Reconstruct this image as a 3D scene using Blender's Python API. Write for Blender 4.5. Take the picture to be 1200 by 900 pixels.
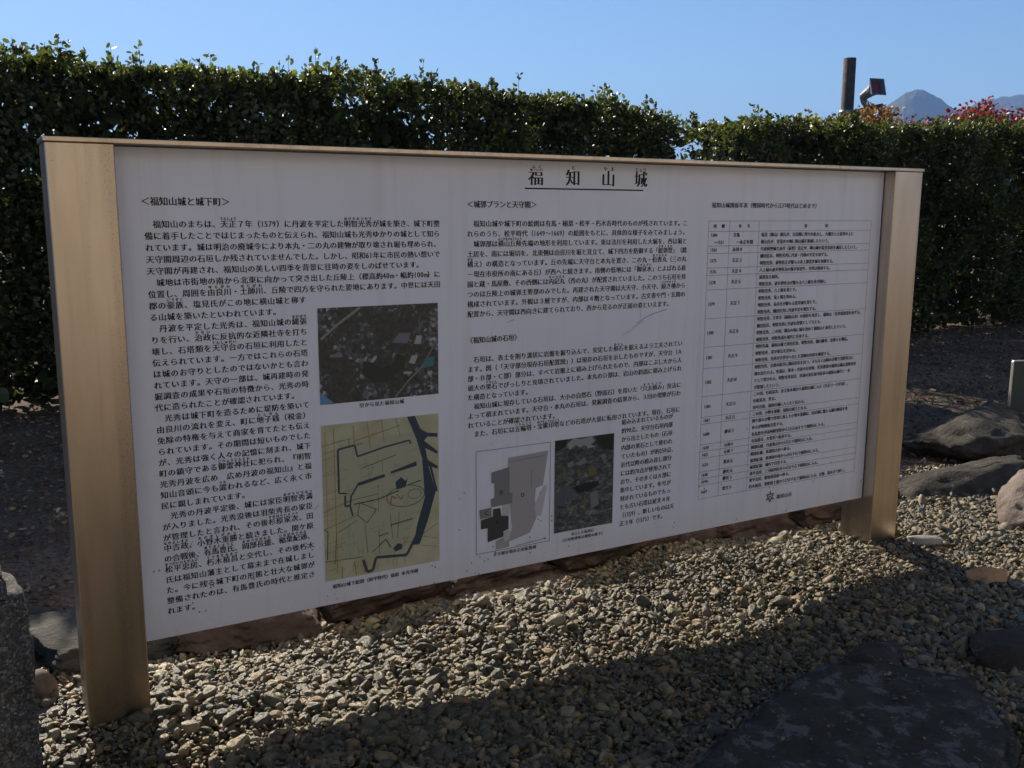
import bpy, math, random
import numpy as np
from mathutils import Vector, Matrix, noise

S = bpy.context.scene
for o in list(bpy.data.objects): bpy.data.objects.remove(o)
COL = S.collection
rng = np.random.default_rng(7)
random.seed(7)

# ------------------------------------------------------------------ camera
CAM = Vector((-0.223, -2.8794, 1.5))
yaw, pitch, roll = 0.5171, -0.1765, 0.0044
fwd = Vector((math.sin(yaw)*math.cos(pitch), math.cos(yaw)*math.cos(pitch), math.sin(pitch)))
rt0 = Vector((math.cos(yaw), -math.sin(yaw), 0)); up0 = rt0.cross(fwd)
rt = math.cos(roll)*rt0 + math.sin(roll)*up0
up = -math.sin(roll)*rt0 + math.cos(roll)*up0
cd = bpy.data.cameras.new('camera'); cam = bpy.data.objects.new('camera', cd); COL.objects.link(cam)
M = Matrix((rt, up, -fwd)).transposed().to_4x4(); M.translation = CAM
cam.matrix_world = M
cd.sensor_width = 36; cd.lens = 1136.7/1200*36
cd.clip_start = 0.05; cd.clip_end = 30000
S.camera = cam

# ------------------------------------------------------------------ sky and sun
SUN_EL, SUN_AZ = 30.0, 0.0          # degrees; azimuth measured from +Y (behind the hedge)
w = bpy.data.worlds.new("World"); S.world = w; w.use_nodes = True
nt = w.node_tree; bg = nt.nodes['Background']
sky = nt.nodes.new('ShaderNodeTexSky'); sky.sky_type = 'NISHITA'; sky.sun_disc = False
sky.sun_elevation = math.radians(SUN_EL); sky.sun_rotation = math.radians(SUN_AZ)
sky.air_density = 1.0; sky.dust_density = 0.12; sky.ozone_density = 6.0; sky.altitude = 0
nt.links.new(sky.outputs[0], bg.inputs[0]); bg.inputs[1].default_value = 0.068
sl = bpy.data.lights.new('sun', 'SUN'); sun = bpy.data.objects.new('sun', sl); COL.objects.link(sun)
sl.energy = 5.0; sl.angle = math.radians(0.53); sl.color = (1.0, 0.88, 0.70)
az = math.radians(SUN_AZ); el = math.radians(SUN_EL)
sd = Vector((math.sin(az)*math.cos(el), math.cos(az)*math.cos(el), math.sin(el)))
sun.rotation_euler = sd.to_track_quat('Z', 'Y').to_euler(); sun.location = (0, 20, 14)
S.view_settings.view_transform = 'Standard'; S.view_settings.look = 'None'
S.view_settings.exposure = 0.88; S.view_settings.gamma = 1.0
S.cycles.max_bounces = 8; S.cycles.diffuse_bounces = 3; S.cycles.glossy_bounces = 3
S.cycles.transmission_bounces = 4; S.cycles.transparent_max_bounces = 8; S.cycles.volume_bounces = 0

# ------------------------------------------------------------------ helpers
def tag(o, label=None, cat=None, group=None, kind=None):
    if label: o['label'] = label
    if cat: o['category'] = cat
    if group: o['group'] = group
    if kind: o['kind'] = kind
    return o

def empty(name, loc=(0, 0, 0), rz=0):
    o = bpy.data.objects.new(name, None); COL.objects.link(o)
    o.location = loc; o.rotation_euler = (0, 0, rz); o.empty_display_size = .1
    return o

def mesh_np(name, V, F, mat, parent=None, smooth=False, loc=None):
    """V (n,3), F list of index tuples or (m,k) array"""
    me = bpy.data.meshes.new(name)
    V = np.asarray(V, dtype=np.float32)
    if isinstance(F, np.ndarray):
        k = F.shape[1]; m = len(F)
        me.vertices.add(len(V)); me.vertices.foreach_set('co', V.ravel())
        me.loops.add(m*k); me.loops.foreach_set('vertex_index', F.astype(np.int32).ravel())
        me.polygons.add(m); me.polygons.foreach_set('loop_start', np.arange(0, m*k, k, dtype=np.int32))
        me.update(calc_edges=True)
    else:
        me.from_pydata([tuple(map(float, v)) for v in V], [], F); me.update()
    if smooth: me.polygons.foreach_set('use_smooth', np.ones(len(me.polygons), dtype=bool))
    mats = mat if isinstance(mat, (list, tuple)) else [mat]
    for mm in mats: me.materials.append(mm)
    o = bpy.data.objects.new(name, me); COL.objects.link(o)
    if loc is not None: o.location = loc
    if parent: o.parent = parent
    return o

class MB:
    def __init__(s): s.v = []; s.f = []
    def add(s, vs, fs):
        b = len(s.v); s.v += [tuple(v) for v in vs]; s.f += [tuple(i+b for i in f) for f in fs]
    def box(s, x0, x1, y0, y1, z0, z1, bev=0):
        if bev <= 0:
            s.add([(x0,y0,z0),(x1,y0,z0),(x1,y1,z0),(x0,y1,z0),(x0,y0,z1),(x1,y0,z1),(x1,y1,z1),(x0,y1,z1)],
                  [(0,3,2,1),(4,5,6,7),(0,1,5,4),(1,2,6,5),(2,3,7,6),(3,0,4,7)]); return
        # box with bevelled vertical and horizontal edges (24 verts)
        c = bev; vs = []; idx = {}
        for ix, (X, sx) in enumerate(((x0, 1), (x1, -1))):
            for iy, (Y, sy) in enumerate(((y0, 1), (y1, -1))):
                for iz, (Z, sz) in enumerate(((z0, 1), (z1, -1))):
                    idx[ix,iy,iz,'x'] = len(vs); vs.append((X, Y+sy*c, Z+sz*c))
                    idx[ix,iy,iz,'y'] = len(vs); vs.append((X+sx*c, Y, Z+sz*c))
                    idx[ix,iy,iz,'z'] = len(vs); vs.append((X+sx*c, Y+sy*c, Z))
        g = lambda a, b, cc, k: idx[a, b, cc, k]
        fs = []
        for a in (0, 1):
            fs.append((g(a,0,0,'x'), g(a,1,0,'x'), g(a,1,1,'x'), g(a,0,1,'x')))
            fs.append((g(0,a,0,'y'), g(1,a,0,'y'), g(1,a,1,'y'), g(0,a,1,'y')))
            fs.append((g(0,0,a,'z'), g(1,0,a,'z'), g(1,1,a,'z'), g(0,1,a,'z')))
            for b in (0, 1):
                fs.append((g(a,b,0,'x'), g(a,b,1,'x'), g(a,b,1,'y'), g(a,b,0,'y')))
                fs.append((g(a,0,b,'x'), g(a,1,b,'x'), g(a,1,b,'z'), g(a,0,b,'z')))
                fs.append((g(0,a,b,'y'), g(1,a,b,'y'), g(1,a,b,'z'), g(0,a,b,'z')))
                for d in (0, 1): fs.append((g(a,b,d,'x'), g(a,b,d,'y'), g(a,b,d,'z')))
        s.add(vs, fs)
    def tube(s, pts, rad, n=8, cap=True):
        pts = [Vector(p) for p in pts]
        if not hasattr(rad, '__len__'): rad = [rad]*len(pts)
        rings = []
        ref = Vector((0.13, 0.2, 1)).normalized()
        vs = []
        for i, p in enumerate(pts):
            t = (pts[min(i+1, len(pts)-1)] - pts[max(i-1, 0)]).normalized()
            a = t.cross(ref)
            if a.length < .05: a = t.cross(Vector((1, 0, 0)))
            a.normalize(); b = t.cross(a)
            for k in range(n):
                an = 2*math.pi*k/n; vs.append(p + (a*math.cos(an) + b*math.sin(an))*rad[i])
        fs = []
        for i in range(len(pts)-1):
            for k in range(n):
                fs.append((i*n+k, i*n+(k+1) % n, (i+1)*n+(k+1) % n, (i+1)*n+k))
        if cap:
            fs.append(tuple(range(n-1, -1, -1))); m = (len(pts)-1)*n
            fs.append(tuple(range(m, m+n)))
        s.add(vs, fs)
    def build(s, name, mat, parent=None, smooth=False, fix=True):
        o = mesh_np(name, s.v, s.f, mat, parent, smooth)
        if fix:
            import bmesh
            bm = bmesh.new(); bm.from_mesh(o.data); bmesh.ops.recalc_face_normals(bm, faces=bm.faces); bm.to_mesh(o.data); bm.free()
        return o

def nmat(name, rough=.6, metallic=0, spec=.5):
    m = bpy.data.materials.new(name); m.use_nodes = True
    b = m.node_tree.nodes['Principled BSDF']
    b.inputs['Roughness'].default_value = rough; b.inputs['Metallic'].default_value = metallic
    b.inputs['Specular IOR Level'].default_value = spec
    return m, m.node_tree, b
def N(nt, t, **k):
    n = nt.nodes.new(t)
    for a, v in k.items():
        if a in n.inputs: n.inputs[a].default_value = v
        else: setattr(n, a, v)
    return n
def ramp(nt, stops, interp='LINEAR'):
    r = nt.nodes.new('ShaderNodeValToRGB'); e = r.color_ramp.elements; r.color_ramp.interpolation = interp
    while len(e) > 1: e.remove(e[-1])
    e[0].position = stops[0][0]; e[0].color = (*stops[0][1], 1)
    for p, c in stops[1:]:
        x = e.new(p); x.color = (*c, 1)
    return r
def g3(v): return (v, v, v)
def coords(nt, kind='Object', scale=(1, 1, 1)):
    tc = nt.nodes.new('ShaderNodeTexCoord'); mp = nt.nodes.new('ShaderNodeMapping')
    mp.inputs['Scale'].default_value = scale
    nt.links.new(tc.outputs[kind], mp.inputs[0]); return mp.outputs[0]
def noise_tex(nt, vec, scale, detail=4, rough=.5, dist=0):
    n = nt.nodes.new('ShaderNodeTexNoise'); n.inputs['Scale'].default_value = scale
    n.inputs['Detail'].default_value = detail; n.inputs['Roughness'].default_value = rough
    n.inputs['Distortion'].default_value = dist
    if vec is not None: nt.links.new(vec, n.inputs['Vector'])
    return n
def mixc(nt, fac, a, b, mode='MIX'):
    m = nt.nodes.new('ShaderNodeMix'); m.data_type = 'RGBA'; m.blend_type = mode
    for sock, v in ((0, fac), (6, a), (7, b)):
        if hasattr(v, 'links'): nt.links.new(v, m.inputs[sock])
        else: m.inputs[sock].default_value = v if sock == 0 else (*v, 1)
    return m.outputs[2]
def bump(nt, b, h, strength=.3, dist=.01):
    n = nt.nodes.new('ShaderNodeBump'); n.inputs['Strength'].default_value = strength; n.inputs['Distance'].default_value = dist
    nt.links.new(h, n.inputs['Height']); nt.links.new(n.outputs[0], b.inputs['Normal']); return n

# ------------------------------------------------------------------ materials
def mat_flat(name, col, rough=.6, metallic=0, spec=.5):
    m, t, b = nmat(name, rough, metallic, spec)
    b.inputs['Base Color'].default_value = (*col, 1); return m

def mat_steel():
    m, t, b = nmat('brushed_steel', .3, 1.0)
    v = coords(t, 'Object')
    vb = coords(t, 'Object', (300, 300, 3.0))
    br = noise_tex(t, vb, 1, 3, .6)
    # weather stains: speckles gathered in vertical streaks
    vs = coords(t, 'Object', (26, 26, .9))
    streak = ramp(t, [(.47, g3(0)), (.68, g3(1))]); sn = noise_tex(t, vs, 1, 2, .5); t.links.new(sn.outputs[0], streak.inputs[0])
    spk = noise_tex(t, v, 210, 2, .7); sr = ramp(t, [(.54, g3(0)), (.72, g3(1))]); t.links.new(spk.outputs[0], sr.inputs[0])
    soft = noise_tex(t, coords(t, 'Object', (9, 9, 2.2)), 1, 5, .6)
    mul = N(t, 'ShaderNodeMath', operation='MULTIPLY'); t.links.new(streak.outputs[0], mul.inputs[0]); t.links.new(sr.outputs[0], mul.inputs[1])
    base = ramp(t, [(.3, (.54, .45, .355)), (.7, (.67, .57, .465))]); t.links.new(soft.outputs[0], base.inputs[0])
    c = mixc(t, mul.outputs[0], base.outputs[0], (.24, .19, .15))
    wide = N(t, 'ShaderNodeMath', operation='MULTIPLY'); t.links.new(streak.outputs[0], wide.inputs[0]); wide.inputs[1].default_value = .32
    c2 = mixc(t, wide.outputs[0], c, (.36, .30, .25))
    sz = N(t, 'ShaderNodeSeparateXYZ'); t.links.new(v, sz.inputs[0])
    zr = N(t, 'ShaderNodeMapRange'); t.links.new(sz.outputs[2], zr.inputs[0]); zr.inputs[1].default_value = .02; zr.inputs[2].default_value = .22; zr.inputs[3].default_value = .9; zr.inputs[4].default_value = 0
    sn2 = noise_tex(t, v, 55, 5, .7); zm = N(t, 'ShaderNodeMath', operation='MULTIPLY'); t.links.new(zr.outputs[0], zm.inputs[0]); t.links.new(sn2.outputs[0], zm.inputs[1])
    c2 = mixc(t, zm.outputs[0], c2, (.20, .17, .13))
    t.links.new(c2, b.inputs['Base Color'])
    rr = N(t, 'ShaderNodeMapRange'); t.links.new(br.outputs[0], rr.inputs[0]); rr.inputs[3].default_value = .27; rr.inputs[4].default_value = .40
    t.links.new(rr.outputs[0], b.inputs['Roughness'])
    bump(t, b, br.outputs[0], .06, .002)
    return m

def mat_panel():
    m, t, b = nmat('white_enamel', .42, 0, .5)
    v = coords(t, 'Object')
    n = noise_tex(t, v, 1.6, 5, .6); r = ramp(t, [(.3, (.66, .70, .83)), (.7, (.73, .77, .90))]); t.links.new(n.outputs[0], r.inputs[0])
    # rain-splashed grit near the foot of the board
    sp = N(t, 'ShaderNodeTexVoronoi', feature='F1', Scale=42.0); t.links.new(v, sp.inputs['Vector'])
    sr = ramp(t, [(.11, g3(1)), (.16, g3(0))]); t.links.new(sp.outputs['Distance'], sr.inputs[0])
    ms = noise_tex(t, v, 9, 2, .5); mr = ramp(t, [(.56, g3(0)), (.62, g3(1))]); t.links.new(ms.outputs[0], mr.inputs[0])
    sx = N(t, 'ShaderNodeSeparateXYZ'); t.links.new(v, sx.inputs[0])
    hr = N(t, 'ShaderNodeMapRange'); t.links.new(sx.outputs[2], hr.inputs[0]); hr.inputs[1].default_value = .22; hr.inputs[2].default_value = .8; hr.inputs[3].default_value = 1.3; hr.inputs[4].default_value = 0.05
    a = N(t, 'ShaderNodeMath', operation='MULTIPLY'); t.links.new(sr.outputs[0], a.inputs[0]); t.links.new(mr.outputs[0], a.inputs[1])
    a2 = N(t, 'ShaderNodeMath', operation='MULTIPLY'); t.links.new(a.outputs[0], a2.inputs[0]); t.links.new(hr.outputs[0], a2.inputs[1])
    c = mixc(t, a2.outputs[0], r.outputs[0], (.16, .14, .12))
    wv = noise_tex(t, coords(t, 'Object', (22, 22, .8)), 1, 4, .6); wr_ = ramp(t, [(.52, g3(0)), (.75, g3(.20))]); t.links.new(wv.outputs[0], wr_.inputs[0])
    c = mixc(t, wr_.outputs[0], c, (.42, .40, .37))
    dn = noise_tex(t, v, 150, 3, .6); dr = N(t, 'ShaderNodeMapRange'); t.links.new(sx.outputs[2], dr.inputs[0]); dr.inputs[1].default_value = .21; dr.inputs[2].default_value = .34; dr.inputs[3].default_value = .35; dr.inputs[4].default_value = 0
    dm = N(t, 'ShaderNodeMath', operation='MULTIPLY'); t.links.new(dn.outputs[0], dm.inputs[0]); t.links.new(dr.outputs[0], dm.inputs[1])
    c = mixc(t, dm.outputs[0], c, (.30, .26, .21))
    t.links.new(c, b.inputs['Base Color'])
    n2 = noise_tex(t, v, 3.1, 4, .6); rr = N(t, 'ShaderNodeMapRange'); t.links.new(n2.outputs[0], rr.inputs[0]); rr.inputs[3].default_value = .24; rr.inputs[4].default_value = .44
    t.links.new(rr.outputs[0], b.inputs['Roughness'])
    return m

def mat_rock(name, cols, scale=6, lichen=None, bumpd=.02, rough=.85, lich_scale=7, lich_lo=.52, speck=None, spec=.25):
    m, t, b = nmat(name, rough, 0, spec)
    v = coords(t, 'Object')
    n = noise_tex(t, v, scale, 8, .65, .3)
    k = len(cols); r = ramp(t, [(.28+.44*i/(k-1), c) for i, c in enumerate(cols)]); t.links.new(n.outputs[0], r.inputs[0])
    c = r.outputs[0]
    if speck:
        s = N(t, 'ShaderNodeTexVoronoi', feature='F1', Scale=float(speck[0])); t.links.new(v, s.inputs['Vector'])
        sr = ramp(t, speck[1], 'LINEAR'); sc = N(t, 'ShaderNodeSeparateColor'); t.links.new(s.outputs['Color'], sc.inputs[0]); t.links.new(sc.outputs[0], sr.inputs[0])
        c = mixc(t, .6, c, sr.outputs[0])
    if lichen:
        ln = noise_tex(t, v, lich_scale, 9, .68, .4); lr = ramp(t, [(lich_lo, g3(0)), (lich_lo+.05, g3(1))]); t.links.new(ln.outputs[0], lr.inputs[0])
        c = mixc(t, lr.outputs[0], c, lichen)
    t.links.new(c, b.inputs['Base Color'])
    n2 = noise_tex(t, v, scale*5, 10, .7)
    bump(t, b, n2.outputs[0], .7, bumpd)
    return m

def mat_pebble():
    m, t, b = nmat('river_gravel', .40, 0, .55)
    oi = t.nodes.new('ShaderNodeObjectInfo')
    r = ramp(t, [(0, (0.093, 0.082, 0.046)), (.12, (0.158, 0.130, 0.068)), (.24, (0.061, 0.056, 0.035)), (.36, (0.204, 0.157, 0.079)), (.48, (0.115, 0.102, 0.058)),
                 (.58, (0.251, 0.184, 0.084)), (.68, (0.078, 0.070, 0.046)), (.78, (0.286, 0.223, 0.112)), (.86, (0.138, 0.118, 0.066)), (.93, (0.240, 0.130, 0.048)), (.97, (0.346, 0.283, 0.153))], 'CONSTANT')
    t.links.new(oi.outputs['Random'], r.inputs[0])
    v = coords(t, 'Object')
    n = noise_tex(t, v, 2.4, 6, .7, .5)
    rr = ramp(t, [(.3, g3(.66)), (.7, g3(1.2))]); t.links.new(n.outputs[0], rr.inputs[0])
    c = mixc(t, 1.0, r.outputs[0], rr.outputs[0], 'MULTIPLY')
    t.links.new(c, b.inputs['Base Color'])
    n2 = noise_tex(t, v, 7, 6, .7); bump(t, b, n2.outputs[0], .35, .12)
    return m

def mat_leaf(name, c0, c1, trans, gloss=.35, tw=.35, rough_jit=True, patch=3.0):
    m = bpy.data.materials.new(name); m.use_nodes = True; t = m.node_tree
    b = t.nodes['Principled BSDF']; out = t.nodes['Material Output']
    b.inputs['Roughness'].default_value = gloss; b.inputs['Specular IOR Level'].default_value = .5
    geo = t.nodes.new('ShaderNodeNewGeometry')
    r = ramp(t, [(0, c0), (.85, c1), (1, tuple(min(1, x*1.7) for x in c1))]); t.links.new(geo.outputs['Random Per Island'], r.inputs[0])
    n = noise_tex(t, coords(t, 'Object'), patch, 3, .6); rr = ramp(t, [(.35, g3(.7)), (.7, g3(1.25))]); t.links.new(n.outputs[0], rr.inputs[0])
    c = mixc(t, 1.0, r.outputs[0], rr.outputs[0], 'MULTIPLY')
    t.links.new(c, b.inputs['Base Color'])
    tr = t.nodes.new('ShaderNodeBsdfTranslucent')
    tc = mixc(t, 1.0, c, trans, 'MULTIPLY'); t.links.new(tc, tr.inputs[0])
    mx = t.nodes.new('ShaderNodeMixShader'); mx.inputs[0].default_value = tw
    t.links.new(b.outputs[0], mx.inputs[1]); t.links.new(tr.outputs[0], mx.inputs[2]); t.links.new(mx.outputs[0], out.inputs[0])
    return m

def mat_ground():
    m, t, b = nmat('dirt_and_litter', .95, 0, .15)
    v = coords(t, 'Object')
    n = noise_tex(t, v, 1.1, 8, .65); r = ramp(t, [(.3, (.085, .060, .042)), (.5, (.14, .105, .075)), (.7, (.20, .155, .11))]); t.links.new(n.outputs[0], r.inputs[0])
    n2 = noise_tex(t, v, 38, 6, .7); r2 = ramp(t, [(.35, g3(.45)), (.65, g3(1.5))]); t.links.new(n2.outputs[0], r2.inputs[0])
    c = mixc(t, 1.0, r.outputs[0], r2.outputs[0], 'MULTIPLY')
    t.links.new(c, b.inputs['Base Color'])
    bump(t, b, n2.outputs[0], .8, .03)
    return m

STEEL = mat_steel(); PANEL = mat_panel(); INK = mat_flat('printing_ink', (.012, .012, .016), .55, 0, .3)
PEB = mat_pebble(); GROUND = mat_ground()
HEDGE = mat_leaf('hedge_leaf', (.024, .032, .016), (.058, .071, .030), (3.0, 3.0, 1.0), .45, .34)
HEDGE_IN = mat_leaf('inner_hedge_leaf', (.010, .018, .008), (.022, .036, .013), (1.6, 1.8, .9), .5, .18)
BARK = mat_rock('bark', [(.04, .03, .022), (.10, .08, .06)], 14)
REDM = mat_leaf('red_maple_leaf', (.12, .022, .024), (.22, .060, .052), (1.7, 1.2, 1.1), .5, .35)
ORGM = mat_leaf('turning_maple_leaf', (.10, .045, .025), (.22, .15, .05), (1.6, 1.3, .8), .5, .4)
YELM = mat_leaf('yellow_green_leaf', (.16, .15, .04), (.34, .28, .07), (1.8, 1.6, .8), .5, .4)

# ------------------------------------------------------------------ ground
def ground_h(x, y):
    """gentle unevenness of the gravel and dirt near the sign"""
    n = .022*np.sin(x*2.1+.6)*np.cos(y*2.7+1.1) + .012*np.sin(x*5.3+y*3.1) - .008
    n = n-.03*np.exp(-((y+.33)/.22)**2)*(1+1.2*np.clip(1-x, 0, 1))
    f = np.clip(1.6-np.hypot(x-2, y)/9, 0, 1)
    return n*f
def axis(lo, hi, a, b, step, grow=1.28):
    xs = list(np.arange(a, b+1e-6, step)); s = step
    while xs[-1] < hi: s *= grow; xs.append(xs[-1]+s)
    s = step
    while xs[0] > lo: s *= grow; xs.insert(0, xs[0]-s)
    return np.array(xs)
gx = axis(-9000, 9000, -3, 15, .14); gy = axis(-9000, 9000, -5, 7, .14)
X, Y = np.meshgrid(gx, gy); Z = ground_h(X, Y)
nx, ny = len(gx), len(gy)
idx = np.arange(nx*ny).reshape(ny, nx)
F = np.stack([idx[:-1, :-1], idx[:-1, 1:], idx[1:, 1:], idx[1:, :-1]], -1).reshape(-1, 4)
g = mesh_np('ground', np.stack([X, Y, Z-.012], -1).reshape(-1, 3), F, GROUND, smooth=True)
tag(g, kind='structure')

# ------------------------------------------------------------------ stones
def ico(sub):
    import bmesh
    bm = bmesh.new(); bmesh.ops.create_icosphere(bm, subdivisions=sub, radius=1)
    V = np.array([v.co[:] for v in bm.verts]); F = np.array([[v.index for v in f.verts] for f in bm.faces]); bm.free()
    return V, F
ICO = {k: ico(k) for k in (2, 3, 4, 5)}
def fnoise(V, scale, seed, octaves=4):
    off = Vector((seed*13.7, seed*7.1, seed*3.3))
    return np.array([noise.fractal(Vector(v)*scale+off, .7, 2.0, octaves) for v in V])
def stone_verts(sub, seed, cuts=9, lo=.55, hi=.92, rough=.05, nscale=1.4):
    V, F = ICO[sub]; V = V.copy(); r = np.random.default_rng(seed)
    for _ in range(cuts):
        n = r.normal(size=3); n /= np.linalg.norm(n); d = r.uniform(lo, hi)
        q = V@n - d; k = q > 0; V[k] -= (q[k]*.93)[:, None]*n
    if rough: V = V*(1+rough*fnoise(V, nscale, seed)[:, None])
    return V, F
def rock(name, loc, size, seed, mat, rz=0, tilt=(0, 0), sub=4, cuts=12, rough=.07, planes=None, parent=None, lo=.5, hi=.85, fine=0):
    V, F = ICO[sub]; V = V.copy()
    if planes is not None:
        V = V*1.6
        for (n, d) in planes:
            n = np.array(n, float); n /= np.linalg.norm(n); q = V@n-d; k = q > 0; V[k] -= q[k][:, None]*n*.985
        V = V*(1+rough*fnoise(V, 2.2, seed, 6)[:, None])
    else:
        V, F = stone_verts(sub, seed, cuts, lo, hi, rough, 1.9)
    if fine: V = V*(1+fine*fnoise(V, 7.0, seed+5, 6)[:, None])
    V = V*np.array(size)/2
    o = mesh_np(name, V, F, mat, parent, smooth=True)
    o.location = loc; o.rotation_euler = (tilt[0], tilt[1], rz)
    return o

# gravel: loose river pebbles, instanced on points (nobody could count them)
pc = bpy.data.collections.new('pebble_shapes')
for k in range(12):
    V, F = stone_verts(2, 100+k, 8, .5, .9, .05)
    me = bpy.data.meshes.new('pebble_shape')
    me.from_pydata(V.tolist(), [], F.tolist()); me.materials.append(PEB)
    me.polygons.foreach_set('use_smooth', np.ones(len(me.polygons), dtype=bool)); me.update()
    pc.objects.link(bpy.data.objects.new('pebble_shape', me))
def gn_scatter(name, P, rot, scl, pid, coll, label_kind='stuff'):
    me = bpy.data.meshes.new(name); me.vertices.add(len(P)); me.vertices.foreach_set('co', P.astype(np.float32).ravel())
    for nm, ty, dat in (('rot', 'FLOAT_VECTOR', rot), ('scl', 'FLOAT_VECTOR', scl)):
        a = me.attributes.new(nm, ty, 'POINT'); a.data.foreach_set('vector', dat.astype(np.float32).ravel())
    a = me.attributes.new('pid', 'INT', 'POINT'); a.data.foreach_set('value', pid.astype(np.int32))
    o = bpy.data.objects.new(name, me); COL.objects.link(o)
    ng = bpy.data.node_groups.new(name+'_nodes', 'GeometryNodeTree')
    ng.interface.new_socket('Geometry', in_out='INPUT', socket_type='NodeSocketGeometry')
    ng.interface.new_socket('Geometry', in_out='OUTPUT', socket_type='NodeSocketGeometry')
    gi = ng.nodes.new('NodeGroupInput'); go = ng.nodes.new('NodeGroupOutput')
    ci = ng.nodes.new('GeometryNodeCollectionInfo'); ci.inputs['Collection'].default_value = coll
    ci.inputs['Separate Children'].default_value = True; ci.inputs['Reset Children'].default_value = True
    ip = ng.nodes.new('GeometryNodeInstanceOnPoints'); ip.inputs['Pick Instance'].default_value = True
    ng.links.new(gi.outputs[0], ip.inputs['Points']); ng.links.new(ci.outputs[0], ip.inputs['Instance'])
    for nm, ty, sock in (('pid', 'INT', 'Instance Index'), ('rot', 'FLOAT_VECTOR', 'Rotation'), ('scl', 'FLOAT_VECTOR', 'Scale')):
        na = ng.nodes.new('GeometryNodeInputNamedAttribute'); na.data_type = ty; na.inputs['Name'].default_value = nm
        ng.links.new(na.outputs['Attribute'], ip.inputs[sock])
    ng.links.new(ip.outputs[0], go.inputs[0])
    md = o.modifiers.new('scatter', 'NODES'); md.node_group = ng
    o['kind'] = label_kind
    return o
def gravel_points():
    n = 330000
    x = rng.uniform(-1.3, 7.2, n); y = rng.uniform(-2.1, .95, n)
    back = .36+.05*np.sin(x*3.1) + np.where(x > 3.55, .35*np.clip((x-3.55)/.6, 0, 1), 0) - np.where(x > 4.4, .25*np.clip((x-4.4), 0, 1), 0)
    back += np.where((x < 0.0), .12, 0)
    k = (y < back) & (rng.random(n) < np.clip(1.45-(x-1)/8, .35, 1))
    x, y = x[k], y[k]; n = len(x)
    s = np.clip(rng.lognormal(math.log(.0076), .48, n), .004, .034)   # radius
    s = s*(1+.28*np.sin(x*2.9+1.3*np.sin(y*4.1))*np.cos(y*3.7+x*1.1))
    s = np.clip(s, .0038, .036)
    return x, y, s
x, y, s = gravel_points(); n = len(x)
P = np.stack([x, y, ground_h(x, y)-.006+rng.random(n)**1.5*.022], -1)
rot = np.stack([rng.normal(0, .6, n), rng.normal(0, .6, n), rng.uniform(0, 6.28, n)], -1)
scl = s[:, None]*np.stack([rng.uniform(1.0, 1.75, n), rng.uniform(.8, 1.15, n), rng.uniform(.45, .8, n)], -1)
gr = gn_scatter('gravel', P, rot, scl, rng.integers(0, 12, n), pc)

# sparse grit and pebbles over the shaded dirt
n = 9000
x = rng.uniform(-2.5, 13, n); y = rng.uniform(.5, 5.4, n); s = np.clip(rng.lognormal(math.log(.007), .5, n), .003, .03)
P = np.stack([x, y, ground_h(x, y)-.008], -1)
rot = np.stack([rng.normal(0, .3, n), rng.normal(0, .3, n), rng.uniform(0, 6.28, n)], -1)
scl = s[:, None]*np.stack([rng.uniform(1.0, 1.6, n), np.ones(n), rng.uniform(.5, .8, n)], -1)
gn_scatter('dirt_grit', P, rot, scl, rng.integers(0, 12, n), pc)

# ------------------------------------------------------------------ leaves
LV = np.array([[0, 0, 0], [.42, .30, .10], [.42, .72, .06], [0, 1.0, -.04], [-.42, .72, .06], [-.42, .30, .10]])*np.array([1, 1, 1])
LF = np.array([[0, 1, 2, 3], [0, 3, 4, 5]])
def leaves(P, D, L, W, jit):
    """P base points, D leaf directions, L lengths, W width factor -> verts, faces"""
    n = len(P)
    D = D/np.linalg.norm(D, axis=1, keepdims=True)
    R_ = jit.normal(size=(n, 3)); U = np.cross(D, R_); U /= np.linalg.norm(U, axis=1, keepdims=True)
    Nn = np.cross(U, D)
    V = (P[:, None, :] + LV[None, :, 0, None]*(L*W)[:, None, None]*U[:, None, :]
         + LV[None, :, 1, None]*L[:, None, None]*D[:, None, :] + LV[None, :, 2, None]*(L)[:, None, None]*Nn[:, None, :])
    F = (LF[None] + (np.arange(n)*6)[:, None, None]).reshape(-1, 4)
    return V.reshape(-1, 3), F
HX = [-6, .1, .7, 1.6, 2.7, 3.5, 4.3, 5.3, 5.9, 6.2, 6.5, 6.75, 7.0, 7.25, 8.0, 9, 10, 12, 15]
HZ = [2.57, 2.54, 2.57, 2.58, 2.61, 2.60, 2.58, 2.53, 2.47, 2.45, 2.41, 2.39, 2.42, 2.47, 2.46, 2.49, 2.53, 2.62, 2.66]
def hedge_hole(x, z, seed): return np.sin(x*4.1+2.2*np.sin(z*2.9+seed))*np.sin(z*5.3+1.7*np.sin(x*3.1))+.35*np.sin(x*11.3)*np.sin(z*12.1+x)
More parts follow.
